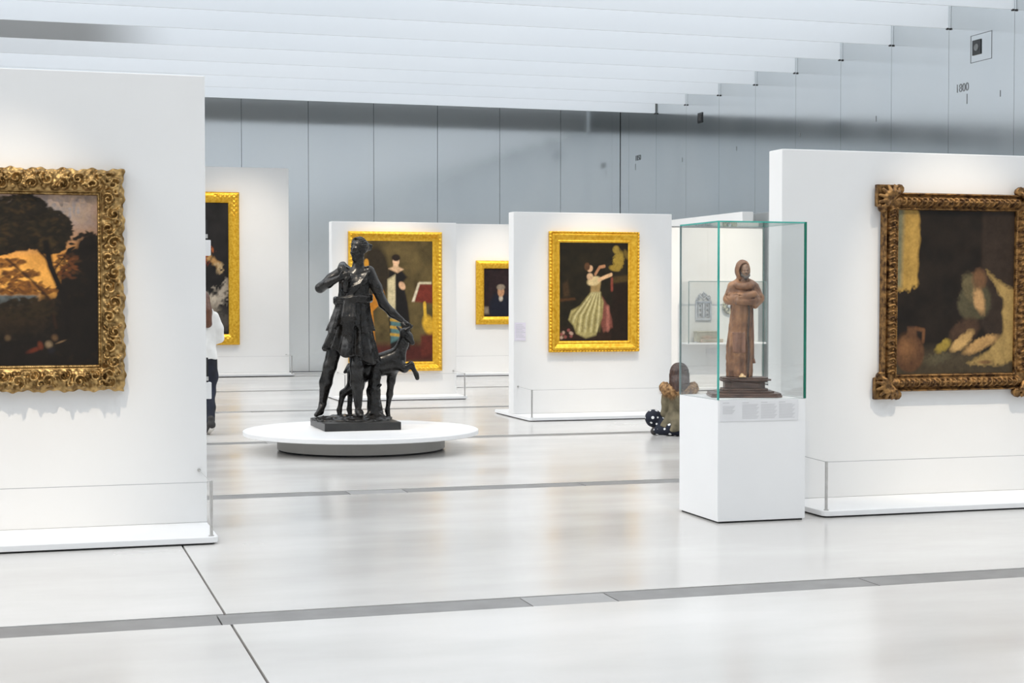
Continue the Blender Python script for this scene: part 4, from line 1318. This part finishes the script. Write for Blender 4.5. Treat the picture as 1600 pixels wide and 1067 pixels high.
brot(S.mesh('hair', M['bronze'], bz, (0, 0, FZ0)))
# tunic: skirt, overfold, sash, shoulder cloak
S = Sculpt((-0.50, -0.34, 0.50), (0.36, 0.30, 1.62), 0.0095)
S.skirt([(0.56, -0.06, -0.01, 0.285, 0.20), (0.72, -0.06, -0.01, 0.265, 0.19), (0.95, -0.035, 0.0, 0.205, 0.155), (1.22, -0.015, 0.0, 0.155, 0.118)], 0.15, 11, hem=lambda th: 0.645 - 0.075 * np.cos(th) + 0.03 * np.sin(5 * th + 1), k=0.01, seed=2, twist=0.9, top_amp=0.25)
S.skirt([(0.86, -0.04, -0.01, 0.245, 0.185), (1.0, -0.03, -0.005, 0.215, 0.165), (1.25, -0.01, 0.0, 0.16, 0.125)], 0.12, 13, hem=lambda th: 0.93 + 0.045 * np.sin(3 * th + 0.6) + 0.02 * np.sin(8 * th), k=0.008, seed=6, twist=-0.7, top_amp=0.3)
S.skirt([(1.20, -0.01, 0.0, 0.155, 0.118), (1.42, 0.01, -0.005, 0.165, 0.128), (1.50, 0.015, 0.0, 0.13, 0.10)], 0.03, 9, k=0.02, seed=9, top_amp=0.6)
for k in range(24):      # twisted sash
    a, a2 = 2 * PI * k / 24, 2 * PI * (k + 1) / 24
    for q in range(3):
        dz = 0.022 * math.sin(2 * a + q * 2.1)
        dz2 = 0.022 * math.sin(2 * a2 + q * 2.1)
        S.cone((-0.01 + 0.186 * math.cos(a), 0.146 * math.sin(a), 1.235 + dz + 0.012 * math.cos(a)), (-0.01 + 0.186 * math.cos(a2), 0.146 * math.sin(a2), 1.235 + dz2 + 0.012 * math.cos(a2)), 0.024, 0.024, 0.004)
for q in range(5):       # folds running from the shoulder across the chest
    o = 0.022 * q
    S.chain([(0.165 - o, 0.05, 1.565), (0.15 - o, -0.075, 1.52 - 0.3 * o), (0.07 - o * 0.9, -0.135, 1.40 - 0.4 * o), (-0.04 - o * 0.5, -0.128, 1.27)], [0.017, 0.018, 0.017, 0.015], 0.004)
for q in range(4):       # hanging ends of the sash
    S.chain([(-0.09 + 0.03 * q, -0.14, 1.22), (-0.11 + 0.035 * q, -0.19, 1.05), (-0.10 + 0.02 * q, -0.205, 0.86 - 0.02 * q)], [0.02, 0.024, 0.014], 0.006)
S.noise(0.003, 22, 12)
brot(S.mesh('tunic', M['bronze'], bz, (0, 0, FZ0)))
S = Sculpt((-0.34, -0.24, 1.0), (0.12, 0.22, 1.68), 0.009)
S.chain([(-0.07, -0.165, 1.47), (-0.13, -0.10, 1.56), (-0.12, 0.03, 1.59), (-0.06, 0.12, 1.52), (-0.05, 0.14, 1.2)], [0.028, 0.04, 0.042, 0.06, 0.05], 0.012)
S.chain([(-0.08, -0.178, 1.45), (-0.085, -0.172, 1.39), (-0.09, -0.155, 1.32)], [0.022, 0.026, 0.014], 0.01)
S.noise(0.004, 30, 13)
brot(S.mesh('cloak_end', M['bronze'], bz, (0, 0, FZ0)))
# tree stump support
S = Sculpt((0.02, -0.12, -0.03), (0.40, 0.26, 0.62), 0.0105)
S.chain([(0.22, 0.06, 0.0), (0.20, 0.07, 0.25), (0.235, 0.09, 0.55)], [0.085, 0.065, 0.06], 0.03)
S.cone((0.22, 0.06, 0.05), (0.31, -0.02, 0.0), 0.04, 0.025, 0.03)
S.cone((0.22, 0.06, 0.06), (0.13, -0.02, 0.0), 0.04, 0.025, 0.03)
S.cone((0.20, 0.05, 0.28), (0.28, 0.0, 0.33), 0.03, 0.018, 0.02)
S.noise(0.010, 22, 15)
brot(S.mesh('stump', M['bronze'], bz, (0, 0, FZ0)))
# young deer, one foreleg lifted
S = Sculpt((-0.24, -0.04, -0.03), (0.74, 0.36, 1.02), 0.0105)
S.ell((0.30, 0.15, 0.545), (0.235, 0.105, 0.125), 0.05, (0, -0.28, 0))
S.ell((0.42, 0.14, 0.58), (0.12, 0.10, 0.125), 0.05)
S.ell((0.07, 0.16, 0.47), (0.14, 0.10, 0.13), 0.06)
S.chain([(0.46, 0.13, 0.64), (0.515, 0.11, 0.76), (0.535, 0.09, 0.86)], [0.085, 0.058, 0.046], 0.03)
S.chain([(0.535, 0.085, 0.88), (0.575, 0.06, 0.84), (0.615, 0.04, 0.775)], [0.055, 0.042, 0.026], 0.025)
S.cone((0.50, 0.12, 0.90), (0.455, 0.17, 0.945), 0.022, 0.012, 0.012)
S.cone((0.555, 0.06, 0.91), (0.615, 0.06, 0.955), 0.022, 0.012, 0.012)
S.ell((0.585, 0.025, 0.85), (0.010, 0.008, 0.010), 0.006)
# hind legs
S.chain([(0.02, 0.10, 0.45), (-0.02, 0.10, 0.30), (-0.12, 0.10, 0.24), (-0.16, 0.10, 0.06), (-0.155, 0.085, 0.0)], [0.10, 0.06, 0.034, 0.024, 0.026], 0.03)
S.chain([(0.06, 0.22, 0.45), (0.04, 0.22, 0.30), (-0.04, 0.22, 0.24), (-0.055, 0.22, 0.06), (-0.045, 0.205, 0.0)], [0.10, 0.06, 0.034, 0.024, 0.026], 0.03)
S.cone((-0.05, 0.16, 0.53), (-0.10, 0.16, 0.46), 0.03, 0.018, 0.02)
# forelegs: one standing, one lifted
S.chain([(0.41, 0.19, 0.52), (0.39, 0.18, 0.36), (0.375, 0.17, 0.22), (0.35, 0.16, 0.05), (0.36, 0.15, -0.01)], [0.07, 0.042, 0.032, 0.022, 0.026], 0.03)
S.chain([(0.47, 0.09, 0.54), (0.53, 0.07, 0.50), (0.60, 0.05, 0.545), (0.655, 0.04, 0.44), (0.665, 0.035, 0.40)], [0.065, 0.042, 0.030, 0.022, 0.024], 0.025)
brot(S.mesh('deer', M['bronze'], bz, (0, 0, FZ0)))

# ------------------------------------------------------------------ seated visitor (seen from behind)
gp = thing('person', 'seated visitor on the floor in khaki parka with ginger fur hood and polka-dot leggings', 'person', (7.15, 16.85, 0.0), -0.30)
S = Sculpt((-0.36, -0.22, -0.01), (0.36, 0.62, 0.86), 0.0115)
head(S, (0.0, 0.02, 0.705), PI, 0.95)
S.cone((0.0, 0.0, 0.65), (0.0, -0.01, 0.5), 0.052, 0.07, 0.03)
S.ell((0.0, 0.0, 0.38), (0.13, 0.09, 0.19), 0.05)
S.ell((0.0, 0.0, 0.13), (0.15, 0.12, 0.11), 0.05)
for sx in (-1, 1):
    S.chain([(sx * 0.13, 0.0, 0.51), (sx * 0.16, 0.02, 0.27), (sx * 0.165, 0.22, 0.215)], [0.042, 0.034, 0.026], 0.02)
    S.ell((sx * 0.15, 0.28, 0.205), (0.032, 0.045, 0.018), 0.015)
    for k in range(4):
        xx = sx * (0.17 - 0.015 * k)
        S.chain([(xx, 0.30, 0.205), (xx - sx * 0.004, 0.335, 0.203), (xx - sx * 0.008, 0.355, 0.19)], [0.0095, 0.009, 0.008], 0.004)
    S.chain([(sx * 0.12, 0.28, 0.205), (sx * 0.10, 0.305, 0.2)], [0.010, 0.009], 0.006)
    S.chain([(sx * 0.09, 0.03, 0.10), (sx * 0.27, 0.22, 0.17)], [0.075, 0.055], 0.03)
    S.chain([(sx * 0.27, 0.22, 0.17), (-sx * 0.02, 0.36, 0.06)], [0.05, 0.035], 0.02)
S.mesh('body', M['skin'], gp)
S = Sculpt((-0.42, -0.24, -0.01), (0.42, 0.62, 0.42), 0.0115)
S.ell((0.0, -0.02, 0.10), (0.21, 0.15, 0.095), 0.04)
for sx in (-1, 1):
    S.chain([(sx * 0.10, 0.02, 0.10), (sx * 0.28, 0.14, 0.175)], [0.10, 0.088], 0.04)
    S.ell((sx * 0.285, 0.10, 0.195), (0.098, 0.10, 0.095), 0.03)
    S.chain([(sx * 0.28, 0.16, 0.165), (-sx * 0.02, 0.36, 0.065)], [0.08, 0.055], 0.03)
    S.chain([(sx * 0.04, -0.10, 0.065), (sx * 0.24, -0.03, 0.06)], [0.062, 0.055], 0.03)
S.mesh('leggings', M['dots'], gp)
for sx in (-1, 1):
    S = Sculpt((-0.40, -0.10, -0.01), (0.40, 0.30, 0.16), 0.0105)
    S.chain([(sx * 0.255, 0.10, 0.055), (sx * 0.285, 0.0, 0.045)], [0.05, 0.043], 0.02)
    S.mesh('shoe', M['shoe'], gp)
S = Sculpt((-0.38, -0.26, 0.04), (0.38, 0.30, 0.66), 0.0105)
S.skirt([(0.06, -0.01, -0.03, 0.225, 0.165), (0.15, 0.0, -0.02, 0.205, 0.15), (0.28, 0.0, 0.0, 0.125, 0.105), (0.44, 0.0, 0.0, 0.145, 0.11), (0.54, 0.0, 0.0, 0.11, 0.095)], 0.06, 9, hem=lambda th: 0.10 + 0.03 * np.sin(th) + 0.02 * np.sin(4 * th), k=0.02, seed=14, top_amp=0.25)
for sx in (-1, 1):
    S.chain([(sx * 0.135, 0.0, 0.51), (sx * 0.155, 0.0, 0.38), (sx * 0.162, 0.02, 0.25)], [0.058, 0.05, 0.042], 0.012)
    S.chain([(sx * 0.162, 0.02, 0.25), (sx * 0.165, 0.20, 0.215)], [0.044, 0.038], 0.02)
S.chain([(0.0, -0.08, 0.50), (0.0, -0.115, 0.42), (0.0, -0.10, 0.36)], [0.06, 0.06, 0.04], 0.05)
S.noise(0.006, 16, 5)
S.mesh('parka', M['khaki'], gp)
S = Sculpt((-0.32, -0.26, 0.38), (0.32, 0.2, 0.68), 0.009)
for k in range(14):
    a, a2 = PI * (0.95 + 1.1 * k / 14), PI * (0.95 + 1.1 * (k + 1) / 14)
    S.cone((0.165 * math.cos(a), 0.02 + 0.13 * math.sin(a), 0.545 + 0.045 * math.sin(a)), (0.165 * math.cos(a2), 0.02 + 0.13 * math.sin(a2), 0.545 + 0.045 * math.sin(a2)), 0.058, 0.058, 0.02)
S.noise(0.008, 38, 21)
S.noise(0.008, 80, 22)
collar = S.mesh('fur_collar', M['fur'], gp)
b = MB()
for k in range(2600):
    a = PI * (0.92 + 1.16 * rng.random())
    ph = 2 * PI * rng.random()
    c = Vector((0.165 * math.cos(a), 0.02 + 0.13 * math.sin(a), 0.545 + 0.045 * math.sin(a)))
    er = Vector((math.cos(a), math.sin(a), 0))
    nrm = er * math.cos(ph) + Vector((0, 0, 1)) * math.sin(ph)
    tan = Vector((-math.sin(a), math.cos(a), 0))
    p0 = c + nrm * 0.05
    p1 = c + nrm * (0.075 + 0.025 * rng.random()) + Vector((0, 0, -0.022)) + tan * rng.uniform(-0.015, 0.015)
    w_ = tan * 0.0024
    b.add([p0 - w_, p0 + w_, p1], [(0, 1, 2)])
hairs = b.build('fur_strands', M['fur'], collar)
hairs['kind'] = 'stuff'
S = Sculpt((-0.20, -0.18, 0.44), (0.20, 0.18, 0.88), 0.0085)
S.ell((0.0, 0.0, 0.725), (0.097, 0.112, 0.105), 0.02)
S.chain([(0.0, -0.03, 0.70), (0.0, -0.06, 0.60), (0.0, -0.085, 0.53)], [0.092, 0.10, 0.095], 0.03)
S.ell((0.0, -0.005, 0.735), (0.103, 0.115, 0.098), 0.02)
S.chain([(-0.07, -0.02, 0.68), (-0.085, -0.02, 0.58)], [0.045, 0.03], 0.03)
S.chain([(0.07, -0.02, 0.68), (0.085, -0.02, 0.58)], [0.045, 0.03], 0.03)
S.ell((0.0, 0.11, 0.69), (0.062, 0.05, 0.085), 0.015, op='s')
S.add(lambda P: 0.0035 * np.sin(np.arctan2(P[..., 1], P[..., 0]) * 34 + 6 * P[..., 2]), (-0.2, -0.2, 0.44), (0.2, 0.2, 0.9), 1, 'disp')
S.mesh('hair', M['hair'], gp)

# ------------------------------------------------------------------ standing visitor, half hidden by the left partition
sp_ = thing('person', 'standing visitor in white jacket and dark jeans, half hidden behind the left partition', 'person', (1.915, 18.55, 0.0), 0.25)
S = Sculpt((-0.34, -0.30, -0.01), (0.34, 0.32, 1.70), 0.0125)
head(S, (0.0, 0.02, 1.545), PI, 0.95)
S.cone((0.0, 0.0, 1.48), (0.0, 0.0, 1.36), 0.052, 0.07, 0.03)
S.ell((0.0, 0.0, 1.20), (0.15, 0.095, 0.20), 0.05)
S.ell((0.0, 0.0, 0.93), (0.145, 0.10, 0.14), 0.05)
for sx in (-1, 1):
    S.chain([(sx * 0.155, 0.0, 1.36), (sx * 0.185, -0.01, 1.12), (sx * 0.15, 0.16, 1.02)], [0.05, 0.04, 0.028], 0.02)
    S.ell((sx * 0.14, 0.20, 1.01), (0.018, 0.045, 0.034), 0.015)
    for k in range(4):
        zz = 1.035 - 0.016 * k
        S.chain([(sx * 0.135, 0.225, zz), (sx * 0.125, 0.262, zz), (sx * 0.105, 0.275, zz - 0.004)], [0.0095, 0.009, 0.008], 0.004)
    S.chain([(sx * 0.125, 0.19, 1.04), (sx * 0.10, 0.225, 1.05)], [0.010, 0.009], 0.006)
S.chain([(-0.08, 0.0, 0.90), (-0.085, 0.03, 0.50), (-0.085, 0.02, 0.09)], [0.085, 0.055, 0.035], 0.03)
S.chain([(0.085, -0.01, 0.88), (0.125, 0.045, 0.66), (0.115, 0.06, 0.48), (0.085, -0.05, 0.32), (0.055, -0.16, 0.16)], [0.08, 0.062, 0.052, 0.044, 0.034], 0.03)
S.mesh('body', M['skin'], sp_)
S = Sculpt((-0.28, -0.34, 0.02), (0.28, 0.26, 1.06), 0.0125)
S.ell((0.0, 0.0, 0.92), (0.165, 0.118, 0.12), 0.05)
S.chain([(-0.08, 0.0, 0.88), (-0.09, 0.03, 0.50), (-0.09, 0.02, 0.08)], [0.105, 0.074, 0.055], 0.04)
S.chain([(0.085, -0.01, 0.88), (0.125, 0.045, 0.66), (0.115, 0.06, 0.48), (0.085, -0.05, 0.32), (0.055, -0.16, 0.16)], [0.105, 0.09, 0.076, 0.066, 0.05], 0.04)
S.noise(0.004, 14, 5)
S.mesh('jeans', M['jeans'], sp_)
S = Sculpt((-0.34, -0.22, 0.82), (0.34, 0.30, 1.50), 0.0125)
S.skirt([(0.87, 0.0, 0.0, 0.195, 0.155), (1.05, 0.0, 0.0, 0.180, 0.135), (1.25, 0.0, 0.0, 0.18, 0.12), (1.37, 0.0, 0.0, 0.15, 0.10), (1.43, 0.0, 0.0, 0.09, 0.08)], 0.03, 7, k=0.02, seed=24, top_amp=0.5)
for sx in (-1, 1):
    S.chain([(sx * 0.155, 0.0, 1.36), (sx * 0.205, -0.02, 1.22), (sx * 0.215, -0.01, 1.11)], [0.066, 0.064, 0.060], 0.03)
    S.chain([(sx * 0.215, -0.01, 1.11), (sx * 0.15, 0.15, 1.025)], [0.058, 0.045], 0.02)
S.chain([(-0.09, -0.06, 1.42), (0.0, -0.11, 1.39), (0.09, -0.06, 1.42)], [0.045, 0.06, 0.045], 0.03)
S.noise(0.007, 14, 6)
S.mesh('jacket', M['wcoat'], sp_)
S = Sculpt((-0.16, -0.20, 1.22), (0.16, 0.16, 1.72), 0.0095)
S.ell((0.0, 0.0, 1.575), (0.097, 0.112, 0.105), 0.02)
S.chain([(0.0, -0.04, 1.55), (0.01, -0.10, 1.42), (0.035, -0.145, 1.28)], [0.095, 0.085, 0.05], 0.03)
S.ell((0.0, 0.11, 1.53), (0.062, 0.05, 0.085), 0.015, op='s')
S.mesh('hair', M['bhair'], sp_)
for (hx_, hy_, hz_), (tx_, ty_, tz_) in (((-0.085, -0.03, 0.05), (-0.10, 0.15, 0.03)), ((0.055, -0.185, 0.12), (0.075, -0.05, 0.035))):
    S = Sculpt((-0.22, -0.28, -0.005), (0.22, 0.26, 0.26), 0.0095)
    S.chain([(hx_, hy_, hz_), (tx_, ty_, tz_)], [0.048, 0.032], 0.02)
    S.cone((hx_, hy_ + 0.01, hz_), (hx_, hy_ + 0.02, hz_ + 0.07), 0.045, 0.042, 0.02)
    sh = S.mesh('shoe', M['shoe'], sp_)
    dz = 0.032
    MB().tube([(hx_, hy_ - 0.03, hz_ - dz), (tx_, ty_ + 0.02, max(0.012, tz_ - dz + 0.012))], [0.03, 0.024], 10).build('sole', M['sole'], sh, smooth=True)

# ------------------------------------------------------------------ picture spotlights hung between the louvres, and an added vitrine fill
spot('picture_spot_landscape', (-0.2, 8.15, 5.55), (-0.15, 10.98, 1.28), 420, 28)
spot('picture_spot_interior', (6.9, 8.1, 5.55), (6.95, 10.93, 1.28), 420, 28)
spot('picture_spot_gown', (7.1, 16.95, 5.6), (7.2, 19.88, 1.40), 400, 28)
spot('picture_spot_harp', (5.4, 21.64, 5.6), (5.5, 24.35, 1.3), 400, 32)
spot('picture_spot_far', (4.3, 29.5, 5.6), (4.0, 32.15, 1.6), 170, 60)
spot('picture_spot_portrait', (9.1, 27.95, 5.6), (9.2, 31.1, 1.4), 380, 34)
spot('fill_spot_vitrine', (11.2, 21.8, 5.6), (11.3, 25.0, 1.3), 480, 46)  # fill lamp added to brighten the partition behind the wall vitrine
spot('statue_spot', (1.6, 14.4, 5.55), (3.3, 16.5, 1.3), 380, 28)
spot('case_spot', (4.4, 8.6, 5.55), (4.98, 10.55, 1.45), 150, 20)
